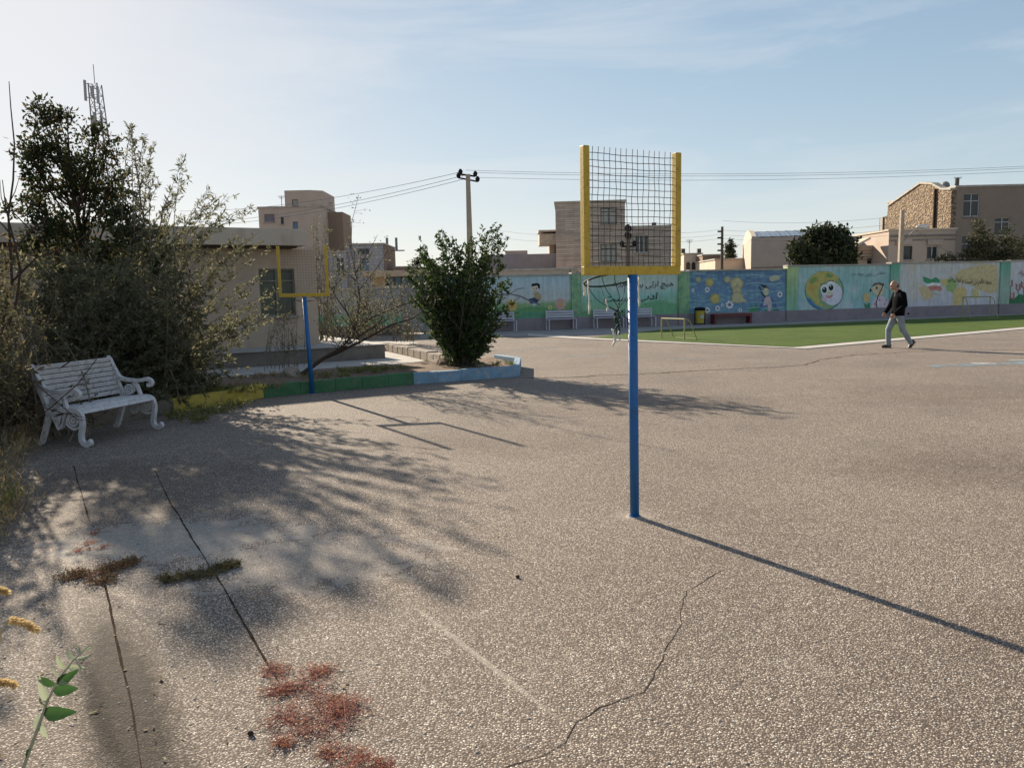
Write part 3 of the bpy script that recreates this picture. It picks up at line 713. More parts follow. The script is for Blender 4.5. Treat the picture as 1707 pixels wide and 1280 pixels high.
pil_y = mat_mural('mural_lime_band', [(0, (.12, .30, .20)), (.45, (.14, .28, .13)), (1, (.26, .34, .10))], 3, (1, 1, 3), .8)
pil_c = mat_mural('mural_mint_band', [(0, (.18, .27, .20)), (.6, (.16, .27, .20)), (1, (.05, .26, .16))], 3, amt=.5)
plinth_m = plain('mauve_plinth', (.25, .21, .225), .9, .15, 1.2, .4, .006, dirt=(.16, .14, .14), dirt_amt=.5)
coping_m = plain('wall_coping', (.40, .36, .31), .9, .2, 2, .5, .01, dirt=(.2, .17, .14))
HZ = {0: 2.25, 1: 2.29, 2: 2.33, 3: 2.47, 4: 2.53, 5: 2.56}
panels = [(0, 736, 952, mu0), (1, 968, 1130, mu1), (2, 1148, 1310, mu2), (3, 1328, 1482, mu3), (4, 1497, 1664, mu4), (5, 1680, 1850, mu5)]
pils = [(952, 968, pil_g, 1), (1130, 1148, pil_g, 1), (1310, 1328, pil_y, 3), (1482, 1497, pil_c, 4), (1664, 1680, pil_c, 4)]
PZ = .50
for k, x0, x1, m in panels:
    s0, s1 = ws(x0), ws(x1); h = HZ[k]
    b = MB(); b.box(((s0+s1)/2, .12, (h+PZ)/2), (s1-s0, .24, h-PZ)); o = b.build('painted_panel', m, wall)
    b = MB(); b.box(((s0+s1)/2, .10, PZ/2), (s1-s0, .28, PZ)); b.build('plinth', plinth_m, wall, bevel=.006)
    b = MB(); b.box(((s0+s1)/2, .12, h+.035), (s1-s0, .33, .07)); b.build('coping', coping_m, wall, bevel=.01)
for x0, x1, m, k in pils:
    s0, s1 = ws(x0), ws(x1); h = HZ[k]
    b = MB(); b.box(((s0+s1)/2, .09, (h+PZ)/2), (s1-s0, .34, h-PZ)); b.build('pilaster', m, wall)
    b = MB(); b.box(((s0+s1)/2, .085, PZ/2), (s1-s0, .37, PZ)); b.build('plinth', plinth_m, wall, bevel=.006)
    b = MB(); b.box(((s0+s1)/2, .09, h+.04), (s1-s0, .40, .08)); b.build('coping', coping_m, wall, bevel=.01)

PC = {}
def pc(col):
    if max(col) > .08: col = mute(col, 1.6, .85)
    k = tuple(round(c, 3) for c in col)
    if k not in PC: PC[k] = plain('mural_paint_%d' % len(PC), col, .85, .2, 5, .25, .003, dirt=tuple(.55*v+.16 for v in col) if max(col) > .08 else None, dirt_amt=.75)
    return PC[k]
class Motif:
    """flat painted shapes, each one thin coat above the one before, in wall coordinates"""
    def __init__(s): s.mb = MB(); s.mats = []; s.lay = 0
    def poly(s, pts, col):
        m = pc(col)
        if m not in s.mats: s.mats.append(m)
        s.mb.cur = s.mats.index(m); s.lay += 1; y = -.002-.0012*s.lay
        q = [wp(x, yy) for x, yy in pts]
        ar = sum(q[i][0]*q[(i+1) % len(q)][1]-q[(i+1) % len(q)][0]*q[i][1] for i in range(len(q)))
        if ar < 0: q = q[::-1]
        s.mb.add([(a, y, z) for a, z in q], [tuple(range(len(q)))])
    def disc(s, x, y, rx, ry, col, n=18, rot=0, wob=0):
        pts = []
        for i in range(n):
            a = 2*math.pi*i/n; r = 1+wob*math.sin(5*a+x)
            u, v = rx*math.cos(a)*r, ry*math.sin(a)*r; pts.append((x+u*math.cos(rot)-v*math.sin(rot), y+u*math.sin(rot)+v*math.cos(rot)))
        s.poly(pts, col)
    def line(s, pts, wd, col):
        for (x0, y0), (x1, y1) in zip(pts[:-1], pts[1:]):
            dx, dy = x1-x0, y1-y0; l = math.hypot(dx, dy) or 1; nx, ny = -dy/l*wd/2, dx/l*wd/2; ex, ey = dx/l*wd*.2, dy/l*wd*.2
            s.poly([(x0+nx-ex, y0+ny-ey), (x1+nx+ex, y1+ny+ey), (x1-nx+ex, y1-ny+ey), (x0-nx-ex, y0-ny-ey)], col)
    def done(s, name): return s.mb.build(name, s.mats, wall)
# panel 0: boy on a branch, two flowers, hill
M = Motif(); M.poly([(736, 536), (736, 522), (800, 517), (855, 516), (885, 511), (905, 512), (930, 517), (951, 515), (951, 536)], (.07, .21, .07)); M.poly([(855, 536), (870, 522), (890, 519), (915, 524), (925, 536)], (.05, .19, .10)); M.done('painted_hill')
M = Motif(); M.line([(832, 492), (850, 490), (868, 494), (884, 502), (900, 508)], 2.2, (.10, .10, .11)); M.line([(850, 490), (862, 482), (874, 480)], 1.4, (.14, .14, .15)); M.line([(868, 494), (860, 500)], 1.2, (.14, .14, .15)); M.done('painted_branch')
M = Motif(); G1 = (.02, .035, .09)
M.poly([(889, 488), (897, 487), (902, 492), (902, 500), (897, 503), (891, 498)], (.27, .20, .10)); M.poly([(880, 499), (890, 496), (898, 500), (894, 508), (884, 506)], G1); M.poly([(886, 506), (890, 512), (896, 506)], (.30, .33, .40))
M.disc(892, 481, 5, 6, (.46, .36, .28)); M.poly([(886, 478), (886, 473), (896, 472), (900, 474), (900, 482), (897, 480), (896, 476)], (.012, .014, .018)); M.disc(890, 481, 1, 1.2, (.03, .02, .02)); M.disc(894, 481, 1, 1.2, (.03, .02, .02)); M.line([(890, 485), (894, 485)], .8, (.3, .06, .05)); M.done('painted_boy')
def flower(x, y, r, c1, c2, st):
    M = Motif(); M.line([(x, y), (x+1, y+r*1.8)], 1.6, st)
    for i in range(7):
        a = i*2*math.pi/7; M.disc(x+math.cos(a)*r*.62, y+math.sin(a)*r*.68, r*.42, r*.46, c1, 10)
    M.disc(x, y, r*.42, r*.45, c2, 12); M.disc(x-r*.7, y+r*1.5, r*.6, r*.25, st, 10); M.disc(x+r*.8, y+r*1.4, r*.6, r*.25, st, 10); M.done('painted_flower')
flower(853, 509, 9, (.40, .26, .04), (.28, .15, .03), (.05, .15, .05)); flower(934, 507, 9, (.38, .22, .19), (.36, .22, .06), (.04, .13, .07)); flower(917, 513, 3.5, (.4, .38, .12), (.3, .2, .05), (.05, .15, .05))
# pilaster leaves
M = Motif(); M.mb = MB()
M.done if False else None
# panel 1: rounded hills
M = Motif(); M.poly([(1050, 520), (1075, 505), (1100, 500), (1129, 508), (1129, 527), (1050, 527)], (.09, .26, .12)); M.poly([(969, 520), (985, 516), (1010, 519), (1030, 527), (969, 527)], (.09, .23, .10)); M.done('painted_hill')
# panel 2: suns, daisies, child with a wand, green firs
M = Motif()
for x, y, r, c in ((1164, 466, 4, (.28, .28, .12)), (1183, 471, 6.5, (.34, .29, .08)), (1192, 498, 8, (.34, .29, .07)), (1212, 466, 5, (.33, .28, .14)), (1228, 473, 10, (.36, .31, .15)), (1228, 484, 7, (.34, .30, .14)), (1229, 496, 9, (.36, .31, .16))):
    M.disc(x, y, r*1.12, r*1.1, sc3(c, .75), 16, 0, .06); M.disc(x, y, r*.85, r*.85, c, 16, 0, .05)
M.poly([(1218, 500), (1236, 496), (1246, 502), (1234, 505), (1220, 504)], (.33, .30, .16)); M.poly([(1281, 464), (1290, 459), (1297, 459), (1300, 465), (1292, 468), (1284, 469)], (.32, .31, .20)); M.done('painted_stars')
for x, y, r in ((1155, 484, 3), (1179, 483, 4.5), (1179, 517, 5), (1216, 508, 7), (1196, 514, 4.5), (1234, 517, 3.5), (1300, 491, 5), (1204, 509, 3)):
    M = Motif()
    for i in range(7):
        a = i*2*math.pi/7; M.disc(x+math.cos(a)*r*.62, y+math.sin(a)*r*.68, r*.36, r*.36, (.42, .42, .46), 8)
    M.disc(x, y, r*.35, r*.35, (.08, .07, .10), 8); M.done('painted_daisy')
M = Motif()
for x, y, h in ((1253, 521, 15), (1260, 521, 18), (1277, 523, 9), (1292, 523, 13)): M.poly([(x-5, y), (x, y-h), (x+5.5, y)], (.025, .17, .055))
M.done('painted_firs')
M = Motif(); M.poly([(1263, 519), (1270, 500), (1278, 492), (1288, 497), (1300, 520), (1296, 521), (1285, 506)], (.05, .10, .22)); M.poly([(1272, 510), (1275, 495), (1283, 494), (1287, 505), (1284, 521), (1280, 521), (1280, 508)], (.38, .28, .28))
M.disc(1277, 486, 4.6, 6.5, (.42, .36, .19)); M.poly([(1271, 478), (1274, 480), (1281, 480), (1284, 486), (1282, 482), (1276, 476), (1266, 474)], (.03, .035, .03)); M.line([(1266, 478), (1270, 490), (1276, 496)], 1.8, (.03, .06, .03)); M.done('painted_girl')
M = Motif()
for y in (460, 473, 486, 505, 514): M.line([(1240+(y % 7), y), (1262, y-2), (1280, y+1), (1304, y-1)], 1.0, (.22, .33, .36))
M.line([(1152, 458), (1170, 457), (1190, 460)], 1, (.22, .30, .36)); M.line([(1152, 500), (1168, 503), (1182, 500)], 1.2, (.18, .32, .36)); M.done('painted_swirl')
# panel 3: smiling globe, small girl with a skipping rope
M = Motif(); M.disc(1374, 485, 32.5, 33, (.06, .12, .10), 36); M.disc(1373.5, 484.5, 31, 31.5, (.16, .26, .12), 36)
M.poly([(1343, 480), (1345, 470), (1351, 462), (1360, 455), (1375, 452), (1390, 456), (1399, 463), (1392, 470), (1380, 468), (1368, 474), (1363, 486), (1366, 505), (1372, 508), (1369, 512), (1360, 506), (1352, 496), (1344, 490)], (.34, .28, .05))
M.poly([(1349, 468), (1357, 461), (1364, 463), (1360, 470), (1352, 474)], (.14, .22, .04)); M.poly([(1378, 455), (1390, 459), (1385, 464), (1376, 461)], (.13, .21, .05)); M.poly([(1350, 474), (1358, 476), (1356, 488), (1349, 484)], (.36, .22, .03))
M.poly([(1344, 496), (1351, 499), (1358, 508), (1370, 514), (1375, 518), (1362, 514), (1350, 507)], (.03, .14, .30)); M.poly([(1363, 466), (1366, 465), (1362, 470), (1359, 469)], (.40, .16, .03))
M.disc(1387, 490, 17, 19, (.44, .43, .49), 24); M.disc(1375, 482, 7.5, 9, (.52, .52, .54)); M.disc(1385, 477, 8, 9, (.50, .51, .55)); M.disc(1374, 483.5, 4, 5, (.012, .05, .04)); M.disc(1385, 479.5, 4, 5, (.012, .03, .03)); M.disc(1373, 481, 1.1, 1.2, (.6, .6, .6)); M.disc(1384, 477, 1.1, 1.2, (.6, .6, .6))
M.disc(1383, 488.5, 4.5, 3.5, (.45, .40, .24)); M.poly([(1375, 491), (1380, 493.5), (1388, 491), (1387, 495), (1382, 497.5), (1378, 496)], (.42, .16, .15)); M.line([(1368, 476), (1371, 473), (1375, 473)], 1, (.02, .02, .03)); M.line([(1381, 469), (1385, 467.5), (1389, 469)], 1.1, (.02, .02, .03)); M.disc(1373, 499, 4.5, 4, (.44, .36, .36)); M.done('painted_globe')
M = Motif(); M.poly([(1450, 518), (1455, 503), (1462, 494), (1473, 493), (1481, 503), (1481, 520)], (.42, .34, .38))
for x, y in ((1458, 507), (1466, 500), (1474, 507), (1463, 514), (1471, 514), (1477, 500)): M.disc(x, y, 1.2, 1.6, (.32, .08, .12), 8)
M.disc(1464, 483, 10.5, 10.5, (.42, .34, .20)); M.poly([(1452, 478), (1458, 472), (1466, 471), (1473, 473), (1471, 477), (1464, 474), (1456, 477)], (.10, .06, .04)); M.disc(1451, 484, 1.5, 3, (.03, .05, .02)); M.disc(1461, 480, 1.8, 2.6, (.10, .06, .02)); M.disc(1466, 489, 1.4, .9, (.4, .12, .1))
M.poly([(1437, 493), (1443, 488), (1449, 490), (1450, 502), (1446, 504), (1440, 502)], (.40, .28, .10)); M.poly([(1440, 505), (1444, 508), (1450, 504), (1450, 513), (1442, 515)], (.03, .16, .07)); M.line([(1473, 473), (1468, 484), (1463, 495), (1460, 505), (1462, 515), (1467, 522), (1474, 527)], 1.3, (.03, .022, .03)); M.done('painted_skipping_girl')
# panel 4: map
M = Motif(); M.poly([(1640, 441), (1662, 442), (1662, 486), (1650, 489), (1634, 484), (1620, 476), (1598, 470), (1590, 460), (1600, 450), (1620, 446)], (.40, .31, .14)); M.poly([(1531, 480), (1540, 476), (1552, 482), (1556, 494), (1548, 500), (1540, 500), (1536, 492)], (.42, .31, .15))
M.poly([(1589, 480), (1608, 478), (1612, 490), (1604, 500), (1600, 512), (1592, 512), (1588, 498)], (.42, .31, .10)); M.poly([(1621, 482), (1630, 480), (1632, 492), (1627, 499), (1621, 495)], (.42, .33, .10)); M.poly([(1576, 466), (1590, 464), (1596, 474), (1588, 488), (1578, 484)], (.20, .30, .08)); M.poly([(1568, 465), (1578, 464), (1580, 474), (1572, 478)], (.42, .32, .11)); M.done('painted_world_map')
M = Motif(); M.poly([(1538, 461), (1546, 463), (1552, 466), (1560, 462), (1566, 466), (1567, 472), (1556, 471), (1545, 473), (1540, 470)], (.02, .20, .08)); M.poly([(1540, 470), (1545, 473), (1556, 471), (1567, 472), (1568, 477), (1556, 476), (1546, 478)], (.52, .50, .46)); M.poly([(1546, 478), (1556, 476), (1568, 477), (1571, 483), (1566, 486), (1560, 483), (1552, 485)], (.38, .13, .10)); M.line([(1552, 488), (1560, 490), (1567, 492)], 2, (.34, .28, .22)); M.done('painted_flag_map')
# panel 5: tulips
for x, y in ((1684, 472), (1697, 478), (1687, 492), (1706, 474)):
    M = Motif(); M.line([(x, y+6), (x+1, 508)], 1.4, (.04, .15, .05)); M.poly([(x-4, y-6), (x, y-2), (x+4, y-6), (x+4.5, y+4), (x, y+8), (x-4.5, y+4)], (.20, .09, .09)); M.disc(x, y+1, 2, 4, (.36, .26, .26), 10); M.done('painted_tulip')
M = Motif(); M.poly([(1681, 508), (1681, 494), (1690, 498), (1700, 490), (1712, 494), (1740, 490), (1740, 510)], (.02, .13, .045)); M.done('painted_grass')

# Persian lettering: letters in joined presentation forms, laid out right to left
FORM = {'ا': ('\uFE8D', '\uFE8E', None, None), 'آ': ('\uFE81', '\uFE82', None, None), 'ب': ('\uFE8F', '\uFE90', '\uFE91', '\uFE92'), 'ت': ('\uFE95', '\uFE96', '\uFE97', '\uFE98'),
        'ث': ('\uFE99', '\uFE9A', '\uFE9B', '\uFE9C'), 'چ': ('\uFB7A', '\uFB7B', '\uFB7C', '\uFB7D'), 'د': ('\uFEA9', '\uFEAA', None, None), 'ر': ('\uFEAD', '\uFEAE', None, None),
        'ز': ('\uFEAF', '\uFEB0', None, None), 'س': ('\uFEB1', '\uFEB2', '\uFEB3', '\uFEB4'), 'ش': ('\uFEB5', '\uFEB6', '\uFEB7', '\uFEB8'), 'ع': ('\uFEC9', '\uFECA', '\uFECB', '\uFECC'),
        'ف': ('\uFED1', '\uFED2', '\uFED3', '\uFED4'), 'ق': ('\uFED5', '\uFED6', '\uFED7', '\uFED8'), 'ل': ('\uFEDD', '\uFEDE', '\uFEDF', '\uFEE0'), 'م': ('\uFEE1', '\uFEE2', '\uFEE3', '\uFEE4'),
        'ن': ('\uFEE5', '\uFEE6', '\uFEE7', '\uFEE8'), 'ه': ('\uFEE9', '\uFEEA', '\uFEEB', '\uFEEC'), 'و': ('\uFEED', '\uFEEE', None, None), 'ی': ('\uFBFC', '\uFBFD', '\uFBFE', '\uFBFF')}
def shape(txt):
    o = []
    for i, ch in enumerate(txt):
        if ch not in FORM: o.append(ch); continue
        f = FORM[ch]; pj = i > 0 and txt[i-1] in FORM and FORM[txt[i-1]][2] is not None
        nj = i < len(txt)-1 and txt[i+1] in FORM and f[2] is not None
        o.append(f[3] if pj and nj else f[1] if pj else f[2] if nj else f[0])
    return ''.join(reversed(o))
def lettering(txt, x0, y0, x1, y1, col, size=None, slant=.15, name='lettering'):
    """writing between two pixels on the wall (left end, right end of the baseline)"""
    cu = bpy.data.curves.new(name, 'FONT'); cu.body = shape(txt); cu.align_x = 'LEFT'; cu.shear = slant; cu.offset = .006
    to = bpy.data.objects.new(name, cu); C.objects.link(to); bpy.context.view_layer.update()
    me = bpy.data.meshes.new_from_object(to.evaluated_get(bpy.context.evaluated_depsgraph_get())); bpy.data.objects.remove(to)
    me.name = name
    if not len(me.vertices): return None
    co = np.zeros(len(me.vertices)*3); me.vertices.foreach_get('co', co); co = co.reshape(-1, 3)
    mn, mxx = co.min(0), co.max(0); a, za = wp(x0, y0); c, zc = wp(x1, y1); k = (c-a)/(mxx[0]-mn[0]+1e-6)
    ky = k if size is None else size/(mxx[1]-mn[1])
    u = (co[:, 0]-mn[0])/(mxx[0]-mn[0]+1e-6)
    V = np.stack([a+(co[:, 0]-mn[0])*k, np.full(len(co), -.034), za+(zc-za)*u+(co[:, 1])*ky+.03*np.sin(u*9)], 1)
    me.vertices.foreach_set('co', V.ravel()); me.materials.clear(); me.materials.append(pc(col)); me.update()
    o = bpy.data.objects.new(name, me); C.objects.link(o); o.parent = wall; return o
ink = (.035, .045, .02)
lettering('هیچ ارثی برای فرزند', 1020, 477, 1122, 478, ink, .36); lettering('ادب نیست', 1006, 504, 1096, 500, (.03, .05, .04), .40)
lettering('همه عالم تن است و ایران دل', 1580, 468, 1652, 475, (.07, .06, .03), .34)
lettering('نقاشی های بچه ها', 1420, 460, 1476, 458, (.12, .19, .19), .2); lettering('بهار', 1696, 456, 1712, 458, (.25, .1, .12), .25)
M = Motif()
for x, y in ((985, 502), (1076, 508), (1101, 506), (1000, 478)): M.disc(x, y, 1.6, 1, (.08, .12, .07), 8)
M.done('painted_dots')

# outlet in the plinth
s0, z0 = wp(1513, 523); b = MB(); b.tube([(s0, -.03, z0), (s0, -.06, z0)], .05, 12); b.build('drain_pipe', crack_m, wall)

# low wall, gate left of the murals
wl2 = thing('low_green_wall', 'low plastered wall with a green painted foot behind the leaning tree', 'wall', WA, wyaw)
s0, s1 = ws(500), ws(668)
gw = mat_mural('low_wall_paint', [(0, (.05, .20, .10)), (.30, (.07, .24, .13)), (.40, (.20, .19, .17)), (1, (.22, .20, .18))], 1, amt=.2, zr=(0.3, 1.9))
b = MB(); b.box(((s0+s1)/2, .12, .92), (s1-s0, .22, 1.84)); b.build('wall_panel', gw, wl2)
b = MB(); b.box(((s0+s1)/2, .12, 1.87), (s1-s0, .3, .06)); b.build('coping', coping_m, wl2)
b = MB(); b.box(((s0+s1)/2, .10, .2), (s1-s0, .28, .40)); b.build('plinth', plain('dark_plinth', (.12, .095, .08), .9), wl2)
gate = thing('metal_gate', 'pale grey corrugated metal gate left of the dark round shrub', 'gate', WA, wyaw)
s0, s1 = ws(670), ws(734); gm = plain('gate_metal', (.27, .26, .27), .55, .1, 2, .2, .003, dirt=(.2, .17, .14), dirt_amt=.4)
nb_ = 20
for i in range(nb_):
    x = s0+(s1-s0)*(i+.5)/nb_; b = MB(); b.box((x, .10+(.03 if i % 2 else 0), 1.02), ((s1-s0)/nb_*.96, .03, 1.8)); b.build('gate_panel', gm, gate)
b = MB(); b.box(((s0+s1)/2, .12, 1.95), (s1-s0, .06, .07)); b.box(((s0+s1)/2, .12, .10), (s1-s0, .06, .06)); b.box((s0-.03, .12, 1.0), (.08, .1, 2.0)); b.box((s1+.03, .12, 1.0), (.08, .1, 2.0)); b.build('gate_frame', frame_g, gate)

# ------------------------------------------------------------------ houses behind
def house(name, label, pl, pr, ytop, Y, depth, m, yb=None, parent=None, yaw=0, cop=True, nm='wall', cop_m=None):
    """box facade between two pixel columns at distance Y; local x from left corner, y back"""
    ym = ytop+30; a = D(pl, ym, Y); c = D(pr, ym, Y); zt = D((pl+pr)/2, ytop, Y).z
    root = thing(name, label, 'building', (a.x, Y, 0), yaw)
    wd = c.x-a.x
    b = MB(); b.box((wd/2, depth/2, zt/2), (wd, depth, zt)); b.build(nm, m, root)
    if cop: b = MB(); b.box((wd/2, depth/2, zt+.05), (wd+.14, depth+.14, .1)); b.build('coping', cop_m or coping_m, root)
    root['_w'] = wd; root['_z'] = zt; root['_Y'] = Y; root['_x'] = a.x
    return root
def hx(r, px, py): 
    p = D(px, py, r['_Y']); return p.x-r['_x'], p.z
def block(r, pl, pr, yt, yb, m, nm, dy=0.0, depth=1.0, parent=None):
    (x0, z1), (x1, z0) = hx(r, pl, yt), hx(r, pr, yb)
    b = MB(); b.box(((x0+x1)/2, dy+depth/2, (z0+z1)/2), (x1-x0, depth, z1-z0)); return b.build(nm, m, parent or r)
def hwin(r, pl, pr, yt, yb, **k):
    (x0, z1), (x1, z0) = hx(r, pl, yt), hx(r, pr, yb)
    return wall_window(r, (x0+x1)/2, z0, x1-x0, z1-z0, **k)
mauve = plain('mauve_render', (.46, .365, .30), .9, .08, .5, .4, .01, dirt=(.38, .295, .24), dirt_amt=.4)
bluegrey = mat_courses('bluegrey_block', (.36, .345, .355), .22, .9, .8, .06)
brown_brick = mat_courses('brown_brick', (.27, .185, .13), .09, .22, .6, .2)
stripe = mat_courses('striped_stone', (.42, .335, .28), .13, 1.1, .55, .22)
dullwall = plain('dull_plaster', (.44, .35, .29), .9, .12, .8, .4, .01, dirt=(.35, .28, .22), dirt_amt=.4)
cream = plain('cream_plaster', (.55, .46, .36), .9, .1, .8, .3, .01, dirt=(.35, .28, .21), dirt_amt=.3)
slate = plain('slate_sheet', (.22, .21, .235), .7, .12, 2, .3, .01)
rubble = mat_rubble()
brown_w = plain('brown_plaster', (.24, .17, .125), .9, .1, .8, .3, .01)
bigwall = plain('big_plaster', (.25, .195, .15), .9, .12, .6, .3, .01, dirt=(.19, .148, .115), dirt_amt=.4)

h = house('stair_tower_house', 'tall mauve house with a raised stair tower behind the school roof', 432, 538, 346, 60, 4.6, mauve)
# raised tower
x0, zt = hx(h, 474, 318); x1 = h['_w']+.02
b = MB(); b.prism([(x0, -.03), (x1-.9, -.03), (x1, .5), (x1, 4.4), (x0, 4.4)], 0, 1); 
for i, v in enumerate(b.v): b.v[i] = (v[0], v[1], h['_z']+.1 if v[2] == 0 else zt)
b.build('stair_tower', mauve, h)
b = MB(); b.box((x1-.2+.55, 3.4, (h['_z']-.2)/2), (1.6, 3.2, h['_z']-.25)); b.build('side_wing', brown_w, h)
hwin(h, 440, 458, 357, 370, fr=mauve, gl=mat_glass('mauve_glass', (.16, .14, .17), .4), cols=1); hwin(h, 468, 473, 362, 373, fr=frame_d, gl=glass, cols=1); hwin(h, 488, 497, 370, 386, fr=frame_g, gl=glass_b, cols=1, y=-.0); hwin(h, 487, 497, 333, 343, fr=frame_g, gl=glass_p, cols=1, y=-.03)

h = house('grey_block_house', 'blue grey block house with brick side and tall windows left of the round shrub', 579, 640, 408, 55, 5.5, bluegrey)
b = MB(); b.box((h['_w']+.012, 2.75, h['_z']/2), (.03, 5.4, h['_z']-.02)); b.build('side_wall', brown_brick, h)
hwin(h, 596, 615, 415, 424, fr=frame_g, cols=3); hwin(h, 600, 615, 431, 456, fr=frame_g, cols=2, rows=2, gl=glass_b)
b = MB(); 
for px in (640, 656): 
    x, z = hx(h, px, 399); b.box((x-.1, 2, z-.2), (.16, .16, .9))
b.build('roof_pipe', frame_g, h)
x, z = hx(h, 664, 413); b = MB(); b.box((h['_w']+.5, 3.6, z), (1.0, .2, .08)); b.build('spout', frame_g, h)
h = house('grey_annex', 'low grey annex with tall white windows beside the grey block house', 549, 578, 421, 54.5, 5.0, bluegrey)
hwin(h, 560, 575, 430, 462, fr=frame_w, cols=2, rows=2)
h = house('brown_shed', 'low dark brown wall top between the grey house and the shrub', 660, 700, 446, 56, 4, brown_w)

# guard house
gh = thing('guard_house', 'small flat roofed guard house with blue window band behind the low wall', 'building', (D(615, 460, 38).x, 38, 0))
gh['_x'] = gh.location.x; gh['_Y'] = 38.0
x1 = hx(gh, 708, 460)[0]; zt = hx(gh, 660, 458)[1]; z1 = hx(gh, 660, 461)[1]; z0 = hx(gh, 660, 476)[1]
b = MB(); b.box((x1/2, 1.8, z0/2), (x1-.2, 3.0, z0)); b.build('wall', dullwall, gh)
b = MB(); b.box((.4, 1.8, (z0+z1)/2), (.7, 2.9, z1-z0)); b.build('corner_pier', plain('tan_pier', (.36, .27, .18), .9), gh)
b = MB(); b.box((x1/2+.35, 1.9, (z0+z1)/2), (x1-.95, 2.6, z1-z0)); b.build('window', glass_b, gh)
for i in range(6): b = MB(); b.box((.8+i*(x1-.9)/5.2, .58, (z0+z1)/2), (.06, .06, z1-z0)); b.build('mullion', frame_d, gh)
b = MB(); b.box((x1/2, 1.6, z1+.14), (x1+.5, 4.2, .28)); b.build('roof_slab', plain('tan_slab', (.37, .28, .21), .9), gh, bevel=.01)
for i in range(9): b = MB(); b.box((.9+i*(x1-1.2)/8, .1, z0-.12), (.09, .09, .2)); b.build('white_spike', frame_w, gh)

# low slate roof line and balcony house
h = house('slate_parapet_house', 'long low house with slate grey parapet above the wall left of the striped house', 806, 931, 424, 52, 6, slate, cop=False)
block(h, 842, 880, 417, 427, dullwall, 'roof_hump', 1.0, 2.5)
h2 = house('street_wall', 'pale low street wall showing just above the mural with the seated boy', 800, 960, 451, 44, .3, dullwall)
h2['category'] = 'wall'
h = house('balcony_house', 'house corner with a jutting pale balcony beside the striped stone house', 919, 932, 388, 55, 5, dullwall)
(x0, z0), (x1, z1) = hx(h, 898, 409), hx(h, 930, 398)
b = MB(); b.box(((x0+x1)/2, -.2, (z0+z1)/2+.1), (x1-x0, 2.4, z1-z0+.3)); b.build('balcony', plain('balcony_plaster', (.42, .36, .29), .9), h, bevel=.02)
b = MB(); b.box(((x0+x1)/2, -.2, z1+.45), (x1-x0+.1, 2.5, .12)); b.build('balcony_coping', coping_m, h)
b = MB(); b.box((x1-.45, -.3, z0/2), (.35, .35, z0)); b.build('column', dullwall, h)

h = house('striped_stone_house', 'two storey house in striped stone seen through the near wire backboard', 926, 1041, 338, 47, 8, stripe, yaw=-.075)
hwin(h, 1001, 1027, 347, 374, fr=frame_d, gl=glass_p, cols=2, rows=2); hwin(h, 1001, 1027, 408, 436, fr=frame_d, gl=glass_p, cols=3, rows=2)
(x0, z1), (x1, z0) = hx(h, 1041, 380), hx(h, 1117, 470)
b = MB(); b.box(((x0+x1)/2+.01, 3.2, z1/2), (x1-x0, 6, z1)); b.build('wing', stripe, h)
b = MB(); b.box(((x0+x1)/2+.02, 3.2, z1+.05), (x1-x0, 6.1, .1)); b.build('wing_coping', coping_m, h)
hwin(h, 1058, 1080, 393, 421, fr=frame_w, gl=glass, cols=3, rows=1, y=.2)
b = MB(); x, z = hx(h, 1093, 376); b.box((x, 1.5, z), (.25, .25, .5)); b.build('chimney', frame_d, h)

h = house('arched_window_house', 'small sunlit cream house with three arched windows right of the near hoop', 1140, 1170, 424, 62, 6, cream)
for px in (1147, 1156, 1165):
    x, z = hx(h, px, 455); x2, z2 = hx(h, px, 437); b = MB(); n = 10
    V = [(x-.16, -.03, z), (x+.16, -.03, z)]+[(x+.16*math.cos(a), -.03, z2-.16+.16*math.sin(a)) for a in [math.pi*i/n for i in range(n+1)]]
    b.add(V, [tuple(range(len(V)))]); b.build('arched_window', glass, h)
for px in (1141, 1168): 
    x, z = hx(h, px, 420); b = MB(); b.box((x+.1, 1, z), (.3, .3, .6)); b.build('chimney', frame_d, h)
h = house('brown_side_house', 'low brown plastered house between the arched windows and the thin pole', 1171, 1206, 426, 60, 6, brown_w)
h = house('sunlit_annex', 'low sunlit pink wall left of the vaulted roof house', 1192, 1240, 433, 56, 7, cream)
# vaulted metal roof house: left side catches the sun
vl = thing('vaulted_roof_house', 'pale house with curved gable and corrugated metal roof left of the dark tree', 'building', (D(1252, 420, 50).x, 50, 0), R(-13))
Wd = 4.9; Zt = D(1300, 396, 50).z; Dp = 8.5
b = MB(); b.box((Wd/2, Dp/2, Zt/2), (Wd, Dp, Zt)); b.build('wall', dullwall, vl)
b = MB(); ng = 12; Zp = Zt+.62
pr = [(0.0-.0, .0)]
prof = [(Dp*i/ng, .1+.65*math.sin(math.pi*min(1, i/ng*1.0))) for i in range(ng+1)]
V = [(.02, y, Zt+z) for y, z in prof]+[(.32, y, Zt+z) for y, z in prof]+[(.02, 0, Zt), (.32, 0, Zt), (.02, Dp, Zt), (.32, Dp, Zt)]; k = ng+1
fs = [(i, i+1, k+i+1, k+i) for i in range(ng)]+[tuple([2*k+2]+list(range(ng, -1, -1))+[2*k])]+[tuple([2*k+1]+list(range(k, 2*k))+[2*k+3])]+[(2*k, 0, k, 2*k+1)]
b.add(V, fs); b.build('gable', cream, vl)
b = MB(); b.add([(v[0]+Wd-.34, v[1], v[2]) for v in V], fs); b.build('gable', cream, vl)
metal = plain('roof_metal', (.33, .36, .40), .35, .1, 1.5, .2, .004, metal=.5)
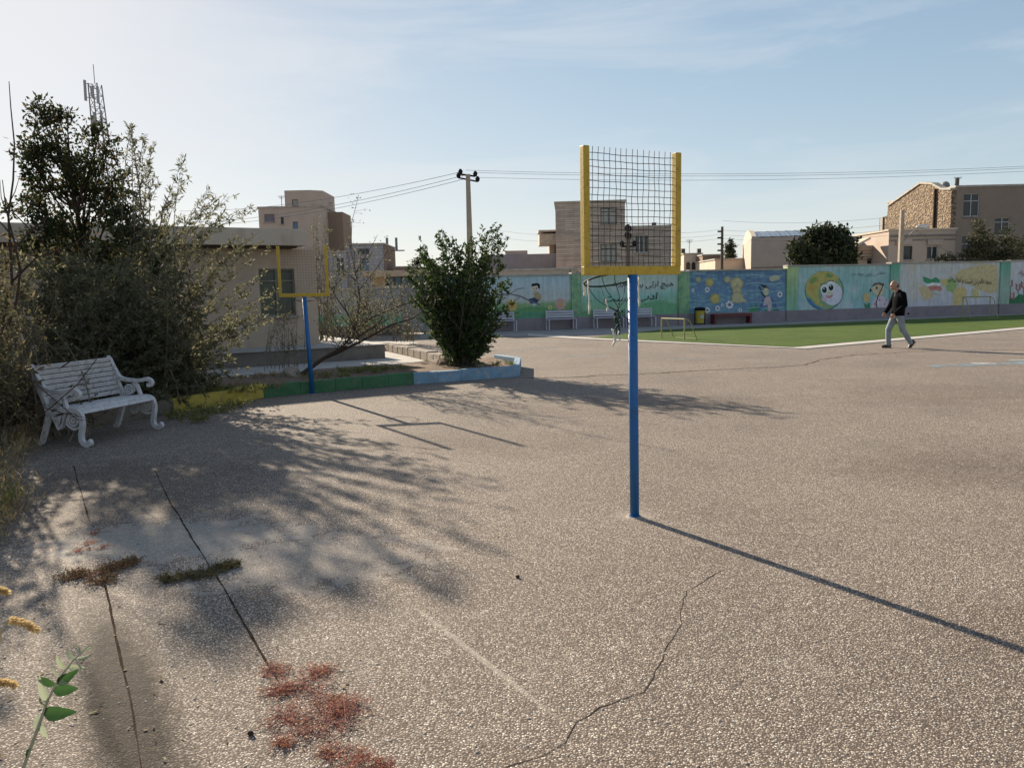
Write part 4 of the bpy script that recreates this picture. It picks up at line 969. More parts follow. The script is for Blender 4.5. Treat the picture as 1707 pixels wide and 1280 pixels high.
for i in range(14):
    x0 = .34+(Wd-.7)*i/14; x1 = .34+(Wd-.7)*(i+1)/14; b = MB(); zz = .02 if i % 2 else 0
    V = [(x0, y, Zt+z*.9+zz-.04) for y, z in prof]+[(x1-.01, y, Zt+z*.9+zz-.04) for y, z in prof]
    b.add(V, [(i2, k+i2, k+i2+1, i2+1) for i2 in range(ng)]); b.build('roof_panel', metal, vl)
b = MB(); b.box((Wd/2, -.02, Zt-1.9), (Wd, .05, .08)); b.box((Wd*.98, -.02, Zt/2), (.06, .05, Zt)); b.build('cornice', brown_w, vl)

h = house('low_ochre_house', 'low brown house with lit canopy between dark tree and street lamp', 1414, 1484, 412, 47, 6, mauve)
hwin(h, 1446, 1464, 430, 441, fr=frame_w, cols=2); hwin(h, 1418, 1427, 432, 441, fr=frame_w, cols=1)
block(h, 1430, 1484, 390, 412, plain('shed_sheet', (.30, .27, .23), .8, .2, 3), 'roof_shed', 2.0, 3.5)
(x0, z0) = hx(h, 1413, 411); (x1, z1) = hx(h, 1436, 402)
b = MB(); b.beam((x0, -.6, z0), (x1, -.6, z1+.1), 1.2, .12); b.build('canopy', cream, h)
for q in range(4): 
    z = hx(h, 1440, 418+q*5)[1]; b = MB(); b.box((h['_w']/2, -.02, z), (h['_w'], .05, .04)); b.build('string_course', brown_w, h)

h = house('plastered_front_house', 'grey pink plastered lower house in front of the rubble stone wall', 1481, 1592, 384, 45, 4.5, mauve, cop_m=cream)
hwin(h, 1504, 1520, 411, 432, fr=frame_d, cols=1, gl=glass); hwin(h, 1546, 1563, 411, 432, fr=frame_w, cols=2, gl=glass)
for px in (1503, 1555):
    x, z = hx(h, px+3, 404); b = MB(); b.box((x, -.06, z), (.9, .12, .3)); b.build('lintel', dullwall, h)
b = MB(); z = hx(h, 1530, 393)[1]; b.box((h['_w']/2, -.04, z), (h['_w']+.02, .1, .1)); z = hx(h, 1530, 400)[1]; b.box((h['_w']/2, -.03, z), (h['_w']+.02, .08, .06)); b.build('cornice', plain('cornice_grey', (.2, .17, .15), .9), h)

# big house whose left flank is rubble
bx = D(1594, 370, 50).x; bz = D(1650, 311, 50).z
big = thing('large_plastered_house', 'large brown plastered house with a rubble stone flank at the right edge', 'building', (bx, 50, 0), R(0)); big['_x'] = bx; big['_Y'] = 50.0
b = MB(); b.box((9.0, 4.6, bz/2), (18.0, 9.0, bz)); b.build('wall', bigwall, big)
b = MB(); b.box((9.0, 4.6, bz+.06), (18.2, 9.1, .12)); b.build('coping', coping_m, big)
# flank polygon with gable peak, set 15 cm proud to the left
z1 = bz-.35; pk = bz+.75
V0 = [(.1, 0), (9.7, 0), (9.7, z1-.7), (8.5, z1-.6), (8.4, z1+.05), (3.9, pk), (2.4, pk-.25), (1.2, z1+.35), (.1, z1+.2)]
b = MB(); V = [(-.32, y, z) for y, z in V0]+[(-.01, y, z) for y, z in V0]; n = len(V0)
b.add(V, [tuple(range(n))[::-1], tuple(range(n, 2*n))]+[(i, (i+1) % n, n+(i+1) % n, n+i) for i in range(n)]); b.build('rubble_flank', rubble, big)
b = MB()
for (y0, a0), (y1, a1) in zip(V0[4:-1], V0[5:]): b.beam((-.18, y0, a0+.06), (-.18, y1, a1+.06), .46, .12)
b.build('gable_coping', coping_m, big)
for y in (1.9,): b = MB(); b.box((-.40, y, z1/2+1), (.12, .12, z1-1)); b.build('downpipe', crack_m, big)
b = MB(); b.box((-.36, 9.2, z1/2), (.1, .4, z1-1.3)); b.build('downpipe', frame_g, big)
hwin(big, 1609, 1633, 323, 360, fr=frame_w, cols=2, rows=2, gl=glass, tr=.68); hwin(big, 1661, 1684, 363, 392, fr=frame_w, cols=2, rows=2, gl=glass, tr=.75); hwin(big, 1606, 1632, 393, 420, fr=frame_w, cols=2, rows=2, gl=glass, tr=.5)
hwin(big, 1712, 1735, 363, 392, fr=frame_w, cols=2, rows=2)
b = MB(); x, z = hx(big, 1605, 305); b.ell((x, 2, bz+.35), (.28, .28, .28)); b.tube([(x, 2, bz), (x, 2, bz+.3)], .05); b.build('roof_dish', frame_g, big)
b = MB(); x, z = hx(big, 1618, 300); b.tube([(x, 1.5, bz), (x, 1.5, bz+.75)], .13, 10); b.build('roof_flue', frame_d, big)
b = MB(); x, z = hx(big, 1589, 305); b.tube([(x+.3, 3, bz), (x+.3, 3, bz+.7)], .03, 6); b.build('roof_pipe', frame_g, big)

# filler blocks of town far behind (low, mostly hidden)
for i, (pl, pr, yt, Y, m) in enumerate(((700, 735, 447, 70, brown_w), (1118, 1142, 452, 75, cream))):
    house('distant_house', ['low brown distant house top left of the concrete pole', 'sliver of a cream distant house right of the near hoop frame'][i], pl, pr, yt, Y, 5, m)

# ------------------------------------------------------------------ poles, wires, lamp, tower
pole_c = plain('pole_concrete', (.33, .27, .21), .9, .15, 3, .4, .01); pole_w = plain('pole_wood', (.13, .095, .07), .9, .2, 3, .4, .01); insul = plain('insulator', (.02, .018, .02), .9); insul.node_tree.nodes['Principled BSDF'].inputs['Specular IOR Level'].default_value = .05
cable_m = plain('cable', (.16, .165, .18), .7, .05)
def pole(px, pyt, Y, label, m, r=(.17, .11), arms=True, zb=0, group=None):
    p = D(px, pyt, Y); root = thing('utility_pole', label, 'utility pole', (p.x, Y, 0), 0, group)
    b = MB(); b.tube([(0, 0, 0), (0, 0, p.z)], [r[0], r[1]], 4 if m is pole_c else 10); b.build('shaft', m, root)
    return root, p
up1, p1 = pole(780, 291, 46, 'tall tapered concrete utility pole rising behind the dark round shrub', pole_c, (.30, .17))
def arm(root, z, a, ln, n=2, sl=0):
    b = MB(); d = Vector((math.cos(a), math.sin(a), sl)); b.beam(Vector((0, 0, z))-d*ln/2, Vector((0, 0, z))+d*ln/2, .09, .09); ar = b.build('crossarm', insul, root); tips = []
    for i in range(n):
        t = -ln/2+ln*i/(n-1); q = Vector((0, 0, z))+d*t
        b = MB(); b.tube([q, q+Vector((0, 0, .16)), q+Vector((0, 0, .30))], [.09, .14, .06], 8); b.build('insulator', insul, ar); tips.append(root.location+q+Vector((0, 0, .25)))
    return tips
t1 = arm(up1, p1.z-.30, R(-25), 1.25, 2, -.25); 
t2 = arm(up1, p1.z-.05, R(20), .9, 2, -.1)
_, _ = 0, 0
def cable(a, b_, sag, r, label, group=None, n=24):
    a = Vector(a); b_ = Vector(b_); mb = MB(); pts = [a.lerp(b_, i/n)-Vector((0, 0, sag*4*(i/n)*(1-i/n))) for i in range(n+1)]
    o = mb.build if False else None
    mb.tube(pts, r*.62, 4); o = mb.build('overhead_cable', cable_m); tag(o, label, 'cable', group); return o
LC = 'one of the thin overhead cables running left from the concrete pole'; RC = 'one of the thin overhead cables running right from the concrete pole'
for (a_, c_, w_) in (((772, 286), (300, 352), 'topmost'), ((776, 292), (300, 372), 'middle'), ((784, 296), (300, 378), 'lowest')): cable(D(*a_, 46), D(*c_, 70), .6, .022, w_+' of the three cables running left from the concrete pole', 'cables left of the concrete pole')
for (a_, c_, w_) in (((776, 284), (1760, 275), 'topmost'), ((795, 288), (1760, 278), 'middle'), ((796, 296), (1760, 283), 'lowest')): cable(D(*a_, 46), D(*c_, 46), .35, .018, w_+' of the three cables running right from the concrete pole', 'cables right of the concrete pole')
up2, p2_ = pole(1047, 374, 43, 'dark wooden utility pole standing before the striped stone house', pole_w, (.12, .09))
arm(up2, p2_.z-.35, R(70), .7, 2); arm(up2, p2_.z-.75, R(70), .7, 2); arm(up2, p2_.z-1.2, R(10), .7, 2)
up3, p3_ = pole(1204, 378, 50, 'thin utility pole with clamps left of the vaulted roof house', pole_w, (.11, .08))
b = MB()
for q in range(4): b.box((-.18, 0, p3_.z-.3-q*.4), (.22, .1, .1))
b.build('clamp', insul, up3)
up4, p4_ = pole(1504, 351, 43, 'utility pole carrying the street lamp before the rubble stone wall', pole_c, (.17, .13))
b = MB()
q = [Vector((.05, -.05, p4_.z-1.7)), Vector((.45, -.3, p4_.z-1.2)), Vector((.8, -.4, p4_.z-.95))]
lamp = thing('street_lamp', 'street lamp with pale oval head on a slanting arm', 'street lamp', up4.location)
b.tube(q, .03, 6); b.build('arm', frame_g, lamp); b = MB(); b.ell(q[-1]+Vector((.15, 0, .02)), (.38, .16, .12), 12, 8); b.build('lamp_head', plain('lamp_white', (.55, .54, .50), .4), lamp, smooth=True)
for k, (ya, yb, xa, xb) in enumerate(((384, 372, 1204, 1504), (392, 381, 1204, 1504), (398, 390, 1204, 1504), (380, 382, 1047, 1204), (388, 390, 1047, 1204), (395, 397, 1047, 1204), (378, 381, 1504, 1760), (368, 360, 1204, 1504))):
    Ya, Yb = {1047: 43, 1204: 50, 1504: 43, 1760: 43}[xa], {1047: 43, 1204: 50, 1504: 43, 1760: 43}[xb]
    cable(D(xa, ya, Ya), D(xb, yb, Yb), .25, .012, ['lowest','second','upper','topmost'][{0:2,1:1,2:0,3:2,4:1,5:0,6:2,7:3}[k]]+' cable between '+{(1204,1504):'the thin pole and the lamp pole',(1047,1204):'the wooden pole and the thin pole',(1504,1760):'the lamp pole and the right edge'}[(xa,xb)], 'low street cables')
cable(D(1508, 368, 43), D(1600, 432, 45), .1, .014, 'dark stay cable slanting down right from the lamp pole')
cable(D(1047, 383, 43), D(830, 384, 50), .3, .010, 'upper one of the low cables left of the wooden pole', 'low cables left of wooden pole'); cable(D(1047, 392, 43), D(830, 396, 50), .3, .010, 'lower one of the low cables left of the wooden pole', 'low cables left of wooden pole')

def aerial(px, py, ybase, Y, label):
    p = D(px, ybase, Y); q = D(px, py, Y); root = thing('roof_aerial', label, 'aerial', p); h_ = q.z-p.z; b = MB(); b.tube([(0, 0, -.3), (0, 0, h_)], .03, 4)
    for k_ in range(4): b.beam((-.3+.05*k_, 0, h_*(1-.07*k_)), (.3-.05*k_, 0, h_*(1-.07*k_)), .02, .02)
    b.build('mast', frame_g, root)
aerial(549, 338, 351, 62.5, 'thin roof aerial on the side wing of the tall mauve house'); aerial(470, 327, 346, 61, 'thin roof aerial left of the stair tower'); aerial(1149, 400, 423, 63, 'thin roof aerial above the arched window house'); aerial(1596, 296, 309, 52, 'thin aerial on the large brown house')
def telecom():
    Y = 110; a = D(172, 225, Y); top = D(157, 128, Y); bot = Vector((a.x+.8, Y, 0)); s = 1.9
    root = thing('telecom_tower', 'lattice telecom tower with panel antennas above the left trees', 'telecom tower', (a.x, Y, 0))
    g = plain('tower_steel', (.22, .22, .23), .6, .1, metal=.3)
    tp = Vector((top.x-a.x, 0, top.z)); b0 = Vector((.3, 0, 0))
    b = MB(); hs_ = .75; nl = 20; leg = []
    for dx, dy in ((-1, -1), (1, -1), (1, 1), (-1, 1)):
        pa = b0+Vector((dx*hs_*1.6, dy*hs_*1.6, 0)); pb = tp+Vector((dx*hs_*.8, dy*hs_*.8, -1.0)); leg.append((pa, pb)); b.tube([pa, pb], .085, 4)
    for i in range(nl):
        for q in range(4):
            a1 = leg[q][0].lerp(leg[q][1], i/nl); a2 = leg[(q+1) % 4][0].lerp(leg[(q+1) % 4][1], (i+1)/nl); a3 = leg[(q+1) % 4][0].lerp(leg[(q+1) % 4][1], i/nl)
            b.tube([a1, a2], .045, 3); b.tube([a1, a3], .045, 3)
    b.tube([tp+Vector((0, 0, -1)), tp+Vector((-.0, 0, 1.6))], .05, 4); b.build('lattice', g, root)
    for (px, y0, y1) in ((147, 137, 171), (168, 147, 176), (163, 190, 217), (174, 187, 219), (158, 147, 165), (160, 195, 212)):
        t_, bb = D(px, y0, Y), D(px+2, y1, Y); b = MB(); b.beam((bb.x-a.x, -.9, bb.z), (t_.x-a.x, -.9, t_.z), .38, .2); b.build('panel_antenna', plain('antenna_grey', (.33, .33, .34), .6), root)
        b = MB(); xx = (bb.x+t_.x)/2-a.x; zz = (bb.z+t_.z)/2; u = max(0, min(1, zz/tp.z)); cxx = b0.x+(tp.x-b0.x)*u
        for dz in (-.9, .9): b.tube([(xx, -.9, zz+dz), (cxx, -.5, zz+dz)], .05, 4)
        b.build('antenna_bracket', g, root)
telecom()

# ------------------------------------------------------------------ yard furniture by the wall
slat_bm = plain('grey_blue_bench', (.50, .48, .54), .6, .12, 5)
def steel_bench(loc, label):
    root = thing('park_bench', label, 'bench', loc, wyaw, 'metal slat benches along the mural wall')
    Wb = 1.18
    for s in (-1, 1):
        b = MB(); x = s*Wb/2; b.beam((x, 0, 0), (x, 0, .43), .04, .04); b.beam((x, .40, 0), (x, .46, .80), .04, .04); b.beam((x, .0, .41), (x, .42, .41), .04, .04); b.build('leg_frame', slat_bm, root)
    for i in range(4): b = MB(); b.box((0, .04+i*.105, .445), (Wb, .08, .025)); b.build('seat_slat', slat_bm, root)
    for i in range(3): b = MB(); b.box((0, .435+i*.012, .54+i*.105), (Wb, .022, .08)); b.build('back_slat', slat_bm, root)
    return root
bpos = [(931, 549.5, 'grey slat bench below the painted boy and pink flower'), (1009, 549, 'grey slat bench behind the torn net of the near hoop'), (1062, 547, 'grey slat bench half hidden right behind the near blue post'), (832, 552.5, 'grey slat bench half hidden by the dark round shrub')]
b0 = None
def byw(px, off):
    s_, _z = wp(px, 545); q_ = WA+wdir*s_+wn*off; return Vector((q_.x, q_.y, .004))
for px, py, lb in bpos:
    p = byw(px, .62)
    if b0 is None: b0 = steel_bench(p, lb)
    else: dup(b0, p, wyaw, lb)
# red bench
p = byw(1213, .5); red_m = plain('red_paint', (.13, .022, .025), .5, .1, 5)
rb = thing('red_bench', 'long backless dark red bench below the blue mural', 'bench', p, wyaw); Lr = 1.85
for s in (-1, 1): b = MB(); b.box((s*(Lr/2-.06), .18, .2), (.10, .34, .40)); b.build('leg', red_m, rb)
for i in range(3): b = MB(); b.box((0, .06+i*.125, .42), (Lr, .11, .04)); b.build('seat_slat', red_m, rb, bevel=.004)
b = MB(); b.box((0, .0, .36), (Lr-.2, .03, .08)); b.build('apron', red_m, rb)
# yellow bin
p = byw(1159, .42); bn = thing('litter_bin', 'yellow litter bin with black rim beside the red bench', 'litter bin', p, wyaw)
b = MB(); b.tube([(0, 0, .08), (0, 0, .62)], [.17, .21], 16); b.build('body', plain('bin_yellow', (.40, .33, .03), .5, .1), bn, smooth=False)
b = MB(); b.tube([(0, 0, .62), (0, 0, .70), (0, 0, .76)], [.22, .23, .19], 16); b.build('lid', insul, bn)
b = MB(); b.box((0, -.205, .36), (.16, .012, .14)); b.ell((0, -.212, .36), (.05, .006, .05), 10, 6); b.build('emblem', fwp, bn)
for s in (-1, 1): b = MB(); b.beam((s*.24, 0, 0), (s*.24, 0, .72), .03, .03); b.build('post', insul, bn)
b = MB(); b.box((0, -.0, .05), (.5, .05, .03)); b.build('foot_bar', insul, bn)

# small goals
goal_m = plain('goal_yellow', (.30, .27, .10), .55, .15, 8)
def goal(p0, p1, hgt, dep, label, dirn):
    p0 = Vector(p0); p1 = Vector(p1); mid = (p0+p1)/2; v = p1-p0; wd = v.length; yaw = math.atan2(v.y, v.x)
    root = thing('small_goal', label, 'goal', mid, yaw, 'small yellow football goals'); b = MB(); r = .022; d = dirn*dep
    for s in (-1, 1):
        b2 = MB(); x = s*wd/2; b2.tube([(x, 0, 0), (x, 0, hgt)], r, 8); b2.build('post', goal_m, root)
        b2 = MB(); b2.tube([(x, 0, hgt), (x, d*.35, hgt*.93), (x, d*.5, hgt*.80), (x, d, .02), (x, 0, .02)], r*.8, 8); b2.build('side_brace', goal_m, root)
    b2 = MB(); b2.tube([(-wd/2, 0, hgt), (wd/2, 0, hgt)], r, 8); b2.build('crossbar', goal_m, root)
    b2 = MB(); b2.tube([(-wd/2, d, .02), (wd/2, d, .02)], r*.8, 8); b2.build('ground_bar', goal_m, root)
    return root
goal(W(1103, 565), W(1141, 567.5), .66, .5, 'small yellow pipe goal on the turf right of the near post', 1)
goal(W(1604, 531), W(1649, 530), .95, .6, 'small yellow pipe goal before the painted map', -1)

# ------------------------------------------------------------------ person
def remesh(mb, name, m, parent, vox=.012, sm=6):
    o = mb.build(name, m, parent); r = o.modifiers.new('remesh', 'REMESH'); r.mode = 'VOXEL'; r.voxel_size = vox; r.use_smooth_shade = True
    s = o.modifiers.new('smooth', 'SMOOTH'); s.iterations = sm; s.factor = .5
    bpy.context.view_layer.update(); me = bpy.data.meshes.new_from_object(o.evaluated_get(bpy.context.evaluated_depsgraph_get()))
    o.modifiers.clear(); old = o.data; o.data = me; me.name = name
    if not me.materials: me.materials.append(m)
    return o
def person():
    base = W(1494, 580); root = thing('person', 'balding man in black jacket and pale jeans walking left across the yard', 'person', base, R(0))
    # local frame: x to the right of the picture, facing -x; y away; metres
    k = .01535
    skin = plain('skin', (.36, .20, .14), .6, .08, 20); jac = plain('black_jacket', (.006, .006, .007), .85, .3, 12, .6, .01); jac.node_tree.nodes['Principled BSDF'].inputs['Specular IOR Level'].default_value = .03; jean = plain('pale_jeans', (.23, .26, .28), .9, .25, 6, .6, .008, dirt=(.12, .15, .19), dirt_amt=.6)
    shoe = plain('dark_shoe', (.03, .022, .018), .5, .2, 20); sole = plain('tan_sole', (.25, .16, .08), .7); hair = plain('grey_hair', (.07, .055, .05), .9, .3, 30)
    V = Vector
    def limb(b, pts, rs): 
        # round ended tapered limb
        P_ = []; Rr = []
        for i in range(len(pts)-1):
            for j in range(4): t = j/4; P_.append(V(pts[i]).lerp(V(pts[i+1]), t)); Rr.append(rs[i]*(1-t)+rs[i+1]*t)
        P_.append(V(pts[-1])); Rr.append(rs[-1]); b.tube(P_, Rr, 12); b.ell(pts[0], (rs[0],)*3, 12, 8); b.ell(pts[-1], (rs[-1],)*3, 12, 8)
    hipR, hipL = V((.01, -.09, .84)), V((.0, .09, .84))
    kneF, ankF = V((-.17, .09, .46)), V((-.17, .09, .10)); kneB, ankB = V((.10, -.09, .45)), V((.30, -.09, .14))
    shN, shF = V((.035, -.165, 1.33)), V((.02, .175, 1.33)); elN = V((.075, -.215, 1.07)); haN = V((-.15, -.17, .86)); elF = V((-.06, .25, 1.07)); haF = V((-.25, .12, .88))
    hd = V((-.10, 0, 1.565))
    # body: one continuous surface
    b = MB(); rm = Matrix.Rotation(R(-14), 3, 'Y')
    b.ell(hd, (.098, .076, .115), 18, 12, rm); b.ell(hd+V((-.035, 0, -.055)), (.062, .056, .062), 14, 8, rm); b.ell(hd+V((-.105, 0, -.022)), (.018, .013, .022), 8, 6)
    b.ell(hd+V((-.088, 0, -.072)), (.014, .026, .012), 8, 6); b.ell(hd+V((-.083, 0, .008)), (.018, .055, .012), 10, 6)
    for s in (-1, 1): b.ell(hd+V((.012, s*.077, -.012)), (.018, .011, .030), 8, 6)
    limb(b, [hd+V((.03, 0, -.07)), (.015, 0, 1.36)], [.057, .066]); b.ell((.02, 0, 1.2), (.12, .17, .22), 16, 10); b.ell((.01, 0, .95), (.12, .155, .2), 16, 10)
    for sh_, el, ha in ((shN, elN, haN), (shF, elF, haF)):
        limb(b, [sh_, el, ha], [.055, .043, .028]); d = (ha-el).normalized(); side = d.cross(V((0, 1, 0))).normalized(); y = V((0, 1, 0))
        pc_ = ha+d*.045; b.ell(pc_, (.04, .018, .042), 10, 8)
        for i, (off, ln) in enumerate(((-.028, .062), (-.009, .072), (.010, .068), (.028, .054))):
            r0 = ha+d*.07+side*off; m1 = r0+d*ln*.5+V((-.004, .0, -.006)); m2 = r0+d*ln*.85+y*(.014)+V((-.01, 0, -.004)); limb(b, [r0, m1, m2], [.0095, .0088, .0078])
        r0 = ha+d*.02+side*.03; limb(b, [r0, r0+d*.03+side*.03, r0+d*.06+side*.03+y*.01], [.011, .010, .008])
    limb(b, [hipL, kneF, ankF], [.085, .056, .04]); limb(b, [hipR, kneB, ankB], [.085, .056, .04])
    body = remesh(b, 'body', skin, root, .0085, 4)
    b = MB(); 
    for s in (-1, 1): b.ell(hd+V((-.086, s*.030, -.004)), (.008, .011, .007), 8, 6)
    b.build('eyes', insul, root)
    # hair ring round the back and sides
    b = MB(); b.ell(hd+V((.030, 0, -.018)), (.082, .081, .070), 16, 10, rm); hr = remesh(b, 'hair', hair, root, .010, 2)
    # jacket
    b = MB()
    secs = [(.80, .015, .135, .19), (.90, .015, .142, .192), (1.02, .025, .140, .185), (1.15, .035, .145, .195), (1.28, .04, .135, .205), (1.36, .035, .10, .17), (1.42, .01, .070, .09), (1.455, -.005, .062, .070)]
    nn = 20; Vv = []
    for z, cx_, rx, ry in secs:
        for j in range(nn): a = 2*math.pi*j/nn; Vv.append((cx_+rx*math.cos(a), ry*math.sin(a), z))
    fs = [(i*nn+j, i*nn+(j+1) % nn, (i+1)*nn+(j+1) % nn, (i+1)*nn+j) for i in range(len(secs)-1) for j in range(nn)]+[tuple(range(nn))[::-1], tuple((len(secs)-1)*nn+j for j in range(nn))]
    b.add(Vv, fs)
    for sh_, el, ha in ((shN, elN, haN), (shF, elF, haF)): limb(b, [sh_, el, ha+(el-ha)*.08], [.080, .062, .050])
    remesh(b, 'jacket', jac, root, .012, 5)
    b = MB(); limb(b, [V((-.055, 0, 1.40)), V((-.075, 0, 1.25))], [.03, .02]); b.build('shirt', plain('grey_shirt', (.10, .12, .15), .9), root)
    # jeans
    b = MB(); b.ell((.01, 0, .85), (.125, .165, .11), 16, 10)
    limb(b, [hipL, kneF, ankF+V((.012, 0, -.015))], [.10, .073, .062]); limb(b, [hipR, kneB, ankB+V((.01, 0, -.01))], [.10, .073, .060])
    remesh(b, 'jeans', jean, root, .011, 5)
    # shoes: front foot flat, rear foot on its toe
    def shoe_at(an, ang, nm):
        m_ = Matrix.Rotation(ang, 3, 'Y'); b = MB()
        for cx_, cz, rx, ry, rz_ in ((.035, -.03, .06, .043, .05), (-.05, -.045, .095, .047, .038), (-.11, -.05, .06, .045, .03)): b.ell(an+m_ @ V((cx_, 0, cz)), (rx, ry, rz_), 12, 8, m_)
        s = remesh(b, 'shoe', shoe, root, .009, 3); b = MB(); b.box(an+m_ @ V((-.04, 0, -.083)), (.25, .078, .018), m=m_); b.build('sole', sole, s, bevel=.006)
    shoe_at(ankF+V((0, 0, -.008)), 0, 'shoe'); shoe_at(ankB+V((.01, 0, .005)), R(-52), 'shoe')
    return root
person()

# ------------------------------------------------------------------ trees and shrubs
def LB(lst, Y, dy=.6):
    o = []
    for (px, py, r) in lst:
        yy = Y+rng.normal()*dy*.5; o.append((D(px, py, yy), r*yy/F))
    return o
lobes = LB([(75, 192, 20), (62, 178, 10), (100, 205, 18), (58, 215, 12), (112, 195, 10), (60, 250, 24), (95, 250, 28), (30, 262, 7), (42, 258, 9), (125, 280, 26), (60, 285, 22), (110, 320, 26), (165, 225, 14), (150, 232, 12), (182, 232, 10), (176, 262, 18),
            (150, 275, 18), (150, 310, 28), (190, 300, 18), (205, 322, 16), (70, 310, 20), (50, 340, 18), (70, 352, 20), (180, 350, 34), (212, 370, 26), (215, 400, 30), (120, 385, 34), (75, 390, 30), (235, 425, 30), (170, 430, 45), (100, 440, 45), (50, 410, 26), (255, 395, 20), (262, 440, 26), (205, 480, 45), (140, 500, 50), (230, 540, 40), (170, 570, 45), (18, 350, 12)], 12.9)
bt = D(170, 640, 13.0); lobes = [(c_, r_*(1 if c_.z > 2.6 else .75)) for c_, r_ in lobes]
lobe_tree('elm_tree', 'tall dark leaved tree with knobbly top behind the white bench', 'tree', (bt.x, 13.0, .1), lobes, leaf_dark, dark_bark, (.085, .04), 620, .09, clump=11, limb=.022, cl_r=.11, trunk_to=D(110, 260, 13.0))

def tips_px(lst, Y, jit=8, rep=1, dy=.5):
    o = []
    for (px, py) in lst:
        for _ in range(rep): yy = Y+rng.normal()*dy; o.append(D(px+rng.normal()*jit, py+rng.normal()*jit, yy))
    return o
# loose olive leaved shrub with long upright shoots
bs = W(235, 668); bs.z = .12
tp = tips_px([(213, 213), (222, 208), (240, 222), (258, 240), (248, 270), (265, 300), (308, 262), (310, 300), (346, 318), (338, 350), (365, 330), (388, 325), (372, 360), (405, 350), (425, 348), (300, 360), (280, 330), (395, 395)], bs.y, 3, 2, .35)
shoot_shrub('tall_shoot_shrub', 'tall thin shoots with narrow olive leaves rising right of the dark tree', 'shrub', bs, tp, leaf_olive, twig_m, (.085, .022), 95, .15, .011, .3, .2, .35, .7, .03, ntw=14, basejit=.2)
tp = tips_px([(420, 400), (440, 430), (455, 470), (440, 500), (470, 520), (430, 540), (400, 560), (380, 600), (360, 560), (390, 480), (350, 450), (330, 500), (310, 420), (290, 460), (350, 620), (330, 600), (300, 560), (400, 620), (372, 430)], bs.y-.3, 12, 4, .5)
shoot_shrub('spreading_shrub', 'wide olive leaved shrub arching over the yellow kerb right of the bench', 'shrub', (bs.x+.1, bs.y-.1, .12), tp, leaf_olive, twig_m, (.07, .022), 120, .18, .009, .15, .3, .3, .6, .05, ntw=12, basejit=.25)
tp = tips_px([(250, 420), (200, 440), (150, 430), (100, 440), (60, 420), (20, 440), (230, 500), (180, 520), (120, 500), (60, 500), (10, 510), (280, 520), (270, 600), (220, 580), (160, 560), (90, 560), (30, 570), (290, 630), (240, 620), (300, 660), (60, 470), (120, 560), (200, 470), (255, 470), (240, 540), (150, 610), (190, 620), (300, 570), (310, 520)], 10.9, 20, 6, .45)
shoot_shrub('low_dense_shrub', 'dense grey olive shrub filling the bed right behind the white bench', 'shrub', W(170, 690)+Vector((0, .5, .12)), tp, leaf_olive, twig_m, (.085, .026), 190, .24, .010, .10, .5, .3, .55, .08, ntw=14, basejit=.5)
tp = tips_px([(-40, 420), (-20, 480), (20, 520), (10, 600), (-30, 560), (40, 640), (0, 660), (60, 560), (90, 620), (40, 460), (-60, 640), (30, 690), (10, 560), (-30, 600), (40, 600)], 9.6, 22, 6, .4)
shoot_shrub('left_edge_shrub', 'brownish green shrub at the left picture edge beside the bench', 'shrub', W(-20, 745)+Vector((0, .4, .05)), tp, mat_leaf('brownish_leaf', (.075, .068, .036), (.12, .11, .06), (.22, .165, .09), .3), twig_m, (.06, .02), 80, .22, .010, .15, .4, .3, .5, .08, ntw=10, basejit=.45)
# bare tall stem and bare twiggy shrub at the left edge
sb = W(22, 730)
st = thing('bare_stem_shrub', 'nearly bare shrub with one very tall whip stem at left', 'shrub', sb)
b = MB(); Yb = sb.y-.2
def lpx(pts, Y, r0, r1, n=4):
    P_ = [D(x, y, Y)-sb for x, y in pts]; b.tube(P_, [r0+(r1-r0)*i/(len(P_)-1) for i in range(len(P_))], 6, False)
lpx([(22, 728), (8, 640), (4, 540), (20, 470), (18, 430), (14, 360), (22, 300), (24, 240), (18, 180), (15, 136)], Yb, .022, .004)
lpx([(8, 560), (28, 500), (34, 450), (22, 395), (10, 350), (4, 300)], Yb, .018, .004); lpx([(22, 420), (45, 390), (80, 360), (110, 330)], Yb, .012, .003); lpx([(22, 395), (0, 370), (-25, 360)], Yb, .012, .004)
lpx([(10, 350), (25, 320), (34, 290)], Yb, .007, .002); lpx([(14, 360), (2, 330), (0, 300)], Yb, .007, .002); lpx([(20, 470), (60, 430), (120, 410), (150, 385), (178, 345)], Yb, .012, .003); lpx([(22, 728), (50, 650), (120, 600), (170, 560), (200, 520)], Yb, .012, .003)
lpx([(0, 540), (70, 533), (140, 540), (190, 545)], Yb, .007, .002); lpx([(0, 600), (60, 640), (130, 700), (150, 700)], Yb-.6, .007, .003); lpx([(60, 700), (130, 640), (160, 600), (170, 560)], Yb-.9, .006, .003); lpx([(-20, 640), (40, 670), (110, 690), (145, 697)], Yb-.9, .007, .003)
b.build('stems', dark_bark, st)
P = []; Dr = []
for _ in range(500): 
    x = rng.normal()*60+40; y = 430+rng.random()*260; P.append(D(x, y, Yb+rng.normal()*.3)-sb); Dr.append(rv3())
leaf_mesh('foliage', P, Dr, .04, .014, leaf_olive, st)

